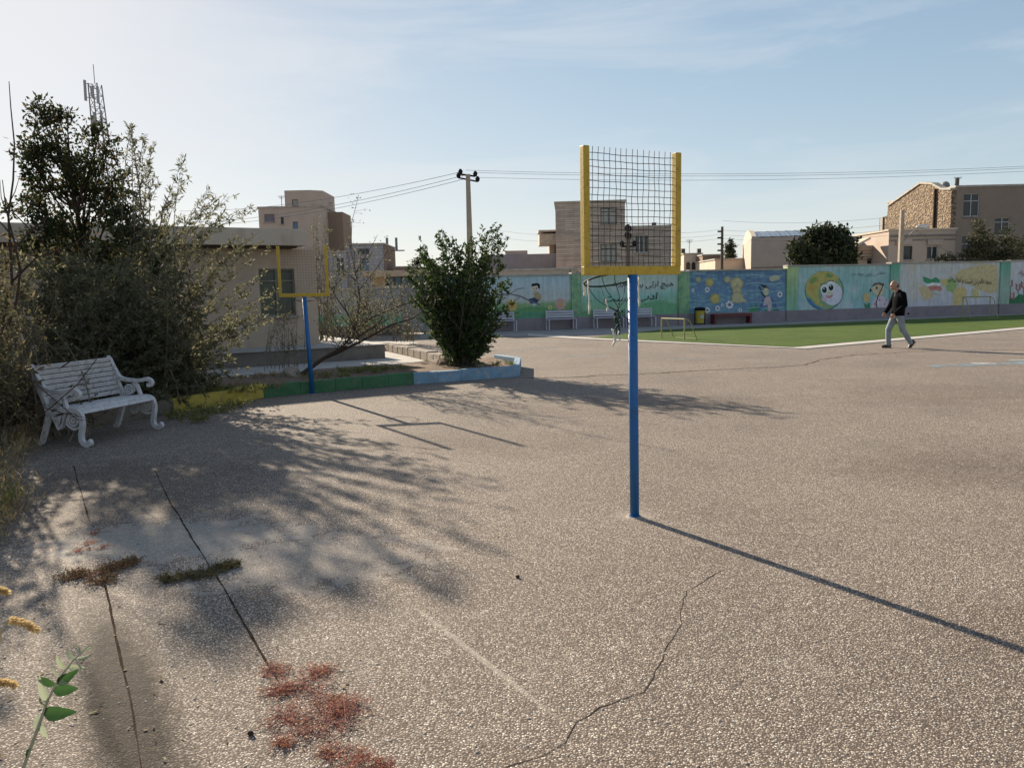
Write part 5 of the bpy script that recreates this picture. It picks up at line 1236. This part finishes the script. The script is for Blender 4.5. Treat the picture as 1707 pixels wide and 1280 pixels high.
# round dark shrub in the middle, vase of stems
cb = W(772, 612, .13)
tips = [(735, 385), (745, 402), (700, 412), (710, 440), (698, 425), (760, 405), (770, 420), (790, 400), (812, 385), (832, 376), (838, 405), (820, 420), (800, 425), (750, 440), (730, 440), (780, 440), (830, 440), (845, 470), (850, 490), (845, 510), (835, 530), (830, 550), (820, 560),
        (690, 470), (680, 450), (685, 490), (700, 500), (705, 530), (715, 550), (735, 560), (740, 580), (750, 590), (800, 580), (815, 575), (720, 470), (760, 470), (800, 470), (740, 500), (780, 500), (820, 500), (760, 530), (790, 530), (770, 560), (790, 570), (725, 520), (810, 540), (700, 455), (715, 490)]
tp = tips_px(tips, cb.y, 6, 4, .45)+[D(730, 388, cb.y), D(702, 400, cb.y), D(838, 374, cb.y), D(845, 400, cb.y), D(775, 398, cb.y)]
shoot_shrub('privet_shrub', 'dark green vase shaped shrub at the end of the blue kerb', 'shrub', cb, tp, leaf_green, bark, (.068, .036), 105, .17, .012, .2, .45, .15, .6, .06, ntw=12, basejit=.10)

# leaning bare little tree behind the far hoop
lt = W(497, 629, .13); lr = thing('leaning_tree', 'thin leafed tree leaning right from the bed behind the far hoop', 'tree', lt)
b = MB(); P = []; Dr = []
def path(pts, r0, r1, Y0, Y1, leaves=0):
    n = len(pts); P_ = [D(x, y, Y0+(Y1-Y0)*i/(n-1))-lt for i, (x, y) in enumerate(pts)]
    q = []
    for i in range(n-1):
        for k in range(4): q.append(P_[i].lerp(P_[i+1], k/4))
    q.append(P_[-1]); m = len(q); b.tube(q, [r0+(r1-r0)*i/(m-1) for i in range(m)], 6, False); return q
Y = lt.y
main = path([(497, 629), (515, 615), (540, 597), (562, 588), (600, 570), (650, 543), (690, 530)], .050, .011, Y, Y+.2)
a1 = path([(545, 593), (570, 580), (592, 553), (620, 530), (660, 512), (720, 492)], .030, .006, Y, Y+.5); a2 = path([(592, 553), (578, 520), (560, 495), (545, 468)], .020, .005, Y, Y-.3); a3 = path([(592, 553), (600, 500), (590, 440), (580, 395)], .018, .004, Y, Y+.2); a4 = path([(562, 588), (600, 560), (650, 530)], .014, .005, Y, Y-.5)
for br in (main[10:], a1[6:], a2, a3[2:], a4):
    for rep in range(9 if br is not a2 else 6):
        s = br[rng.integers(0, len(br))]; d = Vector((rng.normal()*.5+.2, rng.normal()*.5, .8+rng.normal()*.35)).normalized(); ln = .35+rng.random()*.75
        e = s+d*ln; md = (s+e)/2+rv3(.06); b.tube([s, md, e], [.009, .006, .003], 4, False)
        for j in range(24):
            t = rng.random(); p = s.lerp(md, t*2) if t < .5 else md.lerp(e, t*2-1); q = p+rv3(.07); 
            if j % 3 == 0: b.tube([p, q], [.003, .0015], 3, False)
            for _ in range(2): P.append(q+rv3(.03)); Dr.append(d*.4+rv3(.6))
b.build('trunk', dark_bark, lr); leaf_mesh('crown', P, Dr, .05*(.6+.8*rng.random(len(P))), .02, leaf_grey, lr)
# pale wispy shrubs between the school and the mural wall
def wispy(name, label, px, py, tl, Y, lf, per=50, rep=4, leaf=(.07, .028), ntw=8, r0=.012):
    base = W(px, py); base = D(px, py, Y); base.z = 0.1
    return shoot_shrub(name, label, 'shrub', base, tips_px(tl, Y, 9, rep, .4), lf, twig_m, leaf, per, .22, r0, .12, .4, .2, .6, .06, ntw=ntw, basejit=.25)
wispy('pale_shrub', 'pale tall shrub beside the right end of the school wall', 535, 590, [(532, 362), (545, 372), (525, 420), (555, 420), (540, 460), (510, 480), (560, 480), (550, 520), (520, 520)], 21.5, leaf_grey, 55)
wispy('twiggy_shrub', 'wide twiggy grey shrub before the low green wall', 600, 572, [(575, 440), (600, 430), (630, 450), (655, 455), (590, 480), (640, 490), (670, 500), (620, 510), (660, 530), (580, 520), (610, 470)], 26, leaf_grey, 50, 4, (.08, .03))
wispy('brown_twiggy_shrub', 'brown twiggy shrub before the grey gate', 672, 572, [(665, 470), (685, 480), (700, 500), (690, 520), (710, 540), (660, 500), (675, 540), (680, 450)], 25, leaf_grey, 45, 3, (.07, .028))
wispy('sapling_shrub', 'small upright bush in front of the school wall below its window', 480, 622, [(470, 500), (485, 480), (490, 520), (475, 540), (500, 500), (460, 530), (492, 560)], 16.4, leaf_olive, 26, 3, (.05, .016), 6, .008)

# trees behind the mural wall
lobes = LB([(1345, 418, 18), (1370, 405, 20), (1392, 398, 14), (1352, 395, 8), (1400, 415, 18), (1335, 432, 15), (1380, 428, 20), (1410, 432, 14), (1360, 435, 16), (1375, 390, 9), (1330, 415, 8), (1418, 420, 7), (1366, 388, 5), (1402, 396, 8)], 43, 1.2)
lobe_tree('street_tree', 'dark dense round tree behind the wall above the painted globe', 'tree', (D(1372, 430, 43).x, 43, 0), lobes, leaf_far, dark_bark, (.26, .13), 260, .16, clump=12, limb=.04, cl_r=.3)
lobes = LB([(1217, 404, 3), (1217, 412, 5), (1217, 421, 6.5), (1217, 430, 7), (1217, 440, 7)], 58, .3)
lobe_tree('cypress_tree', 'small dark pointed cypress right of the thin pole', 'tree', (D(1217, 430, 58).x, 58, 0), lobes, leaf_far, dark_bark, (.22, .08), 420, .1, clump=12, cl_r=.2, limb=.03)
lobes = LB([(1632, 378, 7), (1638, 392, 10), (1628, 402, 10), (1645, 408, 10), (1622, 420, 12), (1640, 425, 14), (1612, 430, 9), (1655, 430, 8)], 43.5, .8)
lobe_tree('olive_tree', 'loose grey green tree behind the wall before the big brown house', 'tree', (D(1632, 425, 43.5).x, 43.5, 0), lobes, mat_leaf('dusty_leaf', (.04, .042, .022), (.075, .075, .04), (.11, .10, .055), .2), dark_bark, (.2, .08), 260, .12, clump=8, limb=.03, cl_r=.28)
lobes = LB([(1675, 388, 6), (1682, 400, 8), (1670, 408, 8), (1690, 415, 9), (1675, 422, 10), (1692, 430, 10), (1668, 432, 8), (1705, 428, 9), (1700, 410, 6)], 43.5, .8)
lobe_tree('olive_tree', 'loose grey green tree at the far right edge behind the wall', 'tree', (D(1682, 425, 43.5).x, 43.5, 0), lobes, MATS['dusty_leaf'], dark_bark, (.2, .08), 260, .12, clump=8, limb=.03, cl_r=.28)
lobes = LB([(1572, 432, 4), (1580, 430, 5), (1560, 434, 4), (1588, 433, 4)], 42.5, .3)
lobe_tree('flowering_shrub', 'small dark shrub tops over the wall below the plastered house', 'shrub', (D(1575, 430, 42.5).x, 42.5, 0), lobes, leaf_far, dark_bark, (.14, .06), 600, .04, clump=8, limb=.02, cl_r=.15)
lobes = LB([(950, 457, 3), (962, 455, 3.5), (940, 459, 2.5), (972, 457, 3)], 43, .2)
lobe_tree('wall_creeper', 'thin dark twigs of a shrub over the coping left of the near hoop', 'shrub', (D(955, 455, 43).x, 43.6, 0), lobes, leaf_far, dark_bark, (.12, .04), 400, .03, clump=5, limb=.015, cl_r=.15)
lobes = LB([(700, 438, 7), (712, 440, 6), (690, 444, 5), (722, 446, 6)], 60, .4)
lobe_tree('distant_tree', 'small far tree behind the left side of the round shrub', 'tree', (D(705, 440, 60).x, 60, 0), lobes, leaf_far, dark_bark, (.25, .1), 260, .06, clump=7, limb=.03, cl_r=.25)
# off-frame tree left whose shade falls on the foreground
lobes = [(Vector((-9.9+dx, 12.0+dy, z)), r) for dx, dy, z, r in ((0, 0, 3.2, .6), (.7, .3, 3.9, .45), (-.7, .3, 3.6, .6), (.3, -.9, 2.9, .6), (0, .4, 4.6, .5), (-.5, -.9, 4.1, .5), (.6, -1.2, 3.7, .38), (.2, .2, 5.4, .42), (.7, .9, 4.9, .4), (-.5, .7, 5.5, .35), (-.2, -.4, 5.0, .35), (-1.2, -.3, 4.9, .4), (-1.4, .6, 4.2, .5))]
lobe_tree('bed_tree', 'leafy tree in the planting bed just outside the left edge', 'tree', (-9.9, 12.0, .1), lobes, leaf_dark, dark_bark, (.085, .04), 420, .08, clump=10, cl_r=.12)
tp = tips_px([(-150, 300), (-120, 380), (-90, 290), (-70, 350), (-40, 410), (-40, 330), (-25, 390), (0, 440), (15, 480), (-30, 470), (-80, 450), (-60, 540), (0, 540), (10, 600), (-40, 600), (-60, 300), (-90, 240), (-130, 230), (-20, 660), (20, 640), (15, 450), (25, 500), (35, 540), (45, 600), (-30, 400), (-60, 300)], 7.9, 16, 4, .4)
shoot_shrub('twiggy_edge_shrub', 'twiggy brownish shrub cut by the left picture edge nearer than the bench', 'shrub', (-6.3, 8.3, .1), tp, MATS['brownish_leaf'], twig_m, (.07, .026), 85, .22, .008, .2, .4, .3, .5, .07, ntw=9, basejit=.35)

# ------------------------------------------------------------------ small plants
def tuft(name, label, cat, pts, lf, ln, wd, n, hgt=.05, kind=None, up_=.5, group=None, stem=None):
    """low sprawling weeds on the ground; pts = list of (pos, radius)"""
    base = Vector(pts[0][0]); root = thing(name, label, cat, base, 0, group); P = []; Dr = []; sb_ = MB()
    for (c, r) in pts:
        c = Vector(c)-base
        for _ in range(max(3, int(n/len(pts)/14))):
            a = rng.random()*6.283; rr = r*math.sqrt(rng.random()); s = c+Vector((rng.normal()*r*.33, rng.normal()*r*.33, 0)); e = c+Vector((math.cos(a)*rr, math.sin(a)*rr, hgt*(.3+rng.random())))
            if stem: sb_.tube([s, (s+e)/2+Vector((0, 0, hgt*.3)), e], [.0010, .0008, .0005], 3, False)
            for j in range(14): t = .25+.75*rng.random(); P.append(s.lerp(e, t)+rv3(r*.05)); q = rv3(.6); q.z = abs(q.z)*up_+up_*.5; Dr.append(q)
    if stem and sb_.v: sb_.build('stems', stem, root)
    leaf_mesh('foliage', P, Dr, ln*(.5+rng.random(len(P))), wd, lf, root)
    return root
red_stem = plain('red_stem', (.25, .07, .05), .8)
tuft('red_weed', 'sprawling red weed in the foreground joint, bottom centre left', 'weed', [(W(455, 1120), .10), (W(500, 1150), .17), (W(540, 1170), .15), (W(560, 1200), .18), (W(520, 1215), .19), (W(475, 1195), .13), (W(575, 1180), .12), (W(530, 1120), .10), (W(465, 1150), .1)], leaf_red, .006, .0034, 5200, .018, up_=.3, stem=red_stem)
tuft('red_weed', 'smaller red weed at the bottom edge below the big red weed', 'weed', [(W(555, 1255), .07), (W(600, 1262), .08), (W(640, 1278), .07), (W(575, 1290), .09), (W(470, 1242), .05)], leaf_red, .006, .0034, 2200, .018, up_=.3, stem=red_stem)
tuft('brown_weed', 'low brown green weed mat over the left joint', 'weed', [(W(120, 962), .12), (W(155, 958), .14), (W(190, 948), .13), (W(215, 940), .09), (W(170, 970), .1)], mat_leaf('mat_leaf', (.10, .055, .03), (.16, .10, .05), (.16, .15, .06), .2), .015, .006, 2600, .025, stem=red_stem)
tuft('brown_weed', 'moss green weed mat over the right joint', 'weed', [(W(285, 967), .09), (W(315, 962), .12), (W(345, 957), .12), (W(370, 948), .1), (W(385, 945), .07)], mat_leaf('moss_leaf', (.06, .05, .02), (.12, .10, .035), (.18, .15, .06), .2), .014, .006, 2800, .03, stem=twig_m)
tuft('crimson_weed', 'small crimson weed patch left above the brown weed mat', 'weed', [(W(150, 905), .10), (W(165, 915), .10), (W(130, 920), .10), (W(155, 892), .07)], leaf_red, .013, .004, 500, .02, stem=red_stem)
for px, py, n, lb in ((430, 648, 500, 'dry yellow grass tuft in the bed above the yellow kerb'), (600, 622, 900, 'green weeds in the bed behind the green kerb'), (640, 618, 700, 'weeds in the bed near the middle of the green kerb'), (828, 612, 350, 'dry weed tuft at the blue kerb end'), (345, 655, 900, 'yellowing weeds in the bed at the spreading shrub foot'), (545, 630, 500, 'grass beside the leaning tree foot'), (460, 630, 500, 'dry grass round the stone by the leaning tree'), (395, 655, 600, 'pale dry weeds over the yellow kerb')):
    c = W(px, py, .15); tuft('bed_weed', lb, 'weed', [(c+Vector((dx, dy*.3, 0)), .2) for dx in (-.3, 0, .3) for dy in (-.3, .3)], leaf_yg if px != 430 and px != 460 else leaf_dry, .07, .009, n, .07, up_=1.2, stem=twig_m)
tuft('creeping_weed', 'green creeping weeds over the far kerb base right of the bench', 'weed', [(W(x, y), .25) for x, y in ((300, 698), (335, 692), (370, 688), (395, 680), (330, 705))], leaf_yg, .05, .014, 1200, .10, up_=.8, stem=twig_m)
tuft('dry_weed', 'tangle of dry straw coloured weeds at the left edge', 'weed', [(W(x, y), .28) for x, y in ((5, 800), (-20, 830), (25, 770), (-30, 870), (10, 850), (-10, 900), (-60, 850), (40, 745))], leaf_dry, .07, .008, 3800, .22, up_=1.1, stem=twig_m)
tuft('green_weed', 'green grassy weeds at the left edge below the dry ones', 'weed', [(W(x, y), .16) for x, y in ((-8, 870), (15, 845), (-25, 890))], leaf_yg, .07, .008, 900, .16, up_=1.3, stem=twig_m)
tuft('red_bed_weed', 'rust red weeds under and behind the white bench', 'weed', [(W(x, y, .0)+Vector((-.1, .25, .1)), .3) for x, y in ((30, 725), (90, 715), (150, 705), (200, 698), (0, 735))], leaf_red, .04, .012, 1500, .12, up_=.7, stem=red_stem)

# pebbles and litter leaves scattered on the yard
P = []; Dr = []
for _ in range(260):
    x = rng.uniform(-30, 900); y = rng.uniform(690, 1270) if x < 600 else rng.uniform(700, 900); p = W(x, y); P.append((p.x, p.y, .006)); d = rv3(); d.z *= .15; Dr.append(d)
lf = leaf_mesh('fallen_leaves', P, Dr, .022, .010, leaf_dry, None, 'stuff')
gm_ = plain('pebble', (.36, .31, .26), .9, .3, 20)
b = MB()
for _ in range(260):
    x = rng.uniform(0, 1707); y = 640+640*rng.random()**.6; p = W(x, y); s = .0035+.004*rng.random(); b.ell((p.x, p.y, s*.05), (s*1.3, s, s*.6), 5, 4, Matrix.Rotation(rng.random()*3, 3, 'Z'))
b.build('loose_gravel', gm_, kind='stuff')
for px, py, lb in ((863, 963, 'tiny dark clod on the asphalt left of the near post'), (418, 1225, 'small dark clod near the red weed')):
    b = MB(); b.ell((0, 0, .008), (.013, .009, .009), 8, 6); o = b.build('clod', crack_m); o.location = W(px, py); tag(o, lb, 'clod')
# boulder by the leaning tree, soil mound
def rock(name, p, r, m, label, cat):
    bm = bmesh.new(); bmesh.ops.create_icosphere(bm, subdivisions=3, radius=1)
    for v in bm.verts:
        n_ = 1+.16*math.sin(v.co.x*3.1+1)+.12*math.sin(v.co.y*4.3)+.1*math.sin(v.co.z*5+v.co.x*4); v.co = Vector((v.co.x*r[0]*n_, v.co.y*r[1]*n_, v.co.z*r[2]*n_))
    me = bpy.data.meshes.new(name); bm.to_mesh(me); bm.free(); me.materials.append(m); o = bpy.data.objects.new(name, me); C.objects.link(o); o.location = p; tag(o, label, cat); return o
rock('boulder', W(484, 625, .2), (.19, .15, .14), stone_m, 'tan boulder in the bed at the foot of the leaning tree', 'rock')
rock('soil_mound', W(741, 609, .16), (.22, .2, .14), soil_m, 'dark mound of soil at the foot of the round shrub', 'soil mound')
rock('bed_stone', W(800, 611, .16), (.14, .12, .08), stone_m, 'small stone right of the round shrub foot', 'rock')

# foreground plant with broad leaves, bottom left
def fg_plant():
    Y = 1.25; base = D(30, 1300, Y); gz = base.copy(); g0 = Vector((base.x-.05, Y+.0, 0))
    root = thing('broadleaf_weed', 'green broad leaved stem in the bottom left foreground', 'plant', g0)
    q = [g0]+[D(x, y, Y) for x, y in ((35, 1290), (55, 1235), (68, 1200), (80, 1165), (98, 1130), (122, 1100), (148, 1076))]
    b = MB(); b.tube([p-g0 for p in q], [.004, .0034, .003, .0028, .0024, .002, .0015, .001], 8, False); b.build('stem', plain('green_stem', (.34, .34, .24), .8), root)
    lm = mat_leaf('broad_leaf', (.028, .065, .02), (.04, .09, .026), None, .4, .45); lm2 = mat_leaf('silver_leaf', (.25, .29, .18), (.34, .37, .26), None, .3, .7)
    def bl(x0, y0, x1, y1, wd, m, yo=0.0):
        a = D(x0, y0, Y)-g0; e = D(x1, y1, Y+yo)-g0; d = e-a; ln = d.length; d.normalize(); vw = Vector((rng.normal()*.3, -1, .25+rng.normal()*.2)).normalized(); s = d.cross(vw).normalized(); nn = s.cross(d).normalized()
        if nn.y > 0: nn = -nn
        n = 9; V = []; w_ = wd*Y/F
        for i in range(n):
            t = i/(n-1); ww = w_*.5*(math.sin(math.pi*t**.75)**.8)*(1-.15*t)+.0002; c = a+d*ln*t+nn*(-.12*ln*(t**2))
            for u in (-1, -.5, 0, .5, 1): V.append(c+s*ww*u+nn*(abs(u)*ww*.35+.0008*math.sin(i*2+u*3)))
        fs = [(i*5+j, i*5+j+1, (i+1)*5+j+1, (i+1)*5+j) for i in range(n-1) for j in range(4)]
        bb = MB(); bb.add(V, fs); o = bb.build('leaf', m, root, smooth=True)
        at = o.data.attributes.new('vary', 'FLOAT', 'FACE'); at.data.foreach_set('value', [rng.random()*.6]*len(fs))
    for a in ((72, 1188, 122, 1188, 26, lm), (70, 1190, 55, 1225, 20, lm2), (80, 1170, 62, 1130, 16, lm2), (88, 1150, 130, 1148, 22, lm), (92, 1142, 60, 1128, 14, lm), (95, 1140, 128, 1118, 18, lm), (100, 1128, 84, 1110, 13, lm2), (108, 1115, 92, 1095, 12, lm2), (112, 1112, 140, 1112, 11, lm2), (122, 1100, 110, 1082, 9, lm2), (126, 1098, 148, 1096, 9, lm2), (134, 1088, 128, 1075, 7, lm2), (140, 1083, 155, 1078, 7, lm2), (66, 1205, 78, 1232, 12, lm2), (82, 1168, 66, 1158, 10, lm2), (98, 1134, 112, 1140, 9, lm2), (76, 1178, 62, 1168, 8, lm2), (50, 1245, 42, 1262, 9, lm)): bl(*a[:4], a[4], a[5], rng.normal()*.02)
fg_plant()
def foxtail(px0, py0, px1, py1, Y, label):
    base = D(px0-60, 1300, Y); g0 = Vector((base.x-.05, Y, 0)); root = thing('foxtail_grass', label, 'grass', g0)
    a = D(px0, py0, Y)-g0; e = D(px1, py1, Y)-g0; b = MB(); b.tube(bez(Vector((0, 0, 0)), Vector((a.x-.04, 0, a.z+.03)), a, 8), .0012, 5, False); b.build('stem', plain('straw', (.42, .34, .18), .8), root)
    P = []; Dr = []; d = (e-a)
    for i in range(420): t = rng.random(); s = rv3(); s.normalize(); P.append(a+d*t+Vector((0, 0, .004*math.sin(math.pi*t)))+s*.0018); Dr.append(s*.8+d.normalized()*.9)
    leaf_mesh('seed_head', P, Dr, .008, .0016, mat_leaf('straw_bristle', (.50, .36, .16), (.60, .46, .22), (.7, .56, .32), .4), root); return root
foxtail(14, 1033, 60, 1050, 1.15, 'straw foxtail seed head at the left edge, upper one')
foxtail(-18, 1138, 24, 1143, 1.15, 'straw foxtail seed head at the left edge, lower one')
foxtail(-20, 986, 12, 988, 1.3, 'straw foxtail seed head at the left edge, topmost and faintest')

for o in bpy.data.objects:
    for k in ('_w', '_z', '_Y', '_x'):
        if k in o.keys(): del o[k]
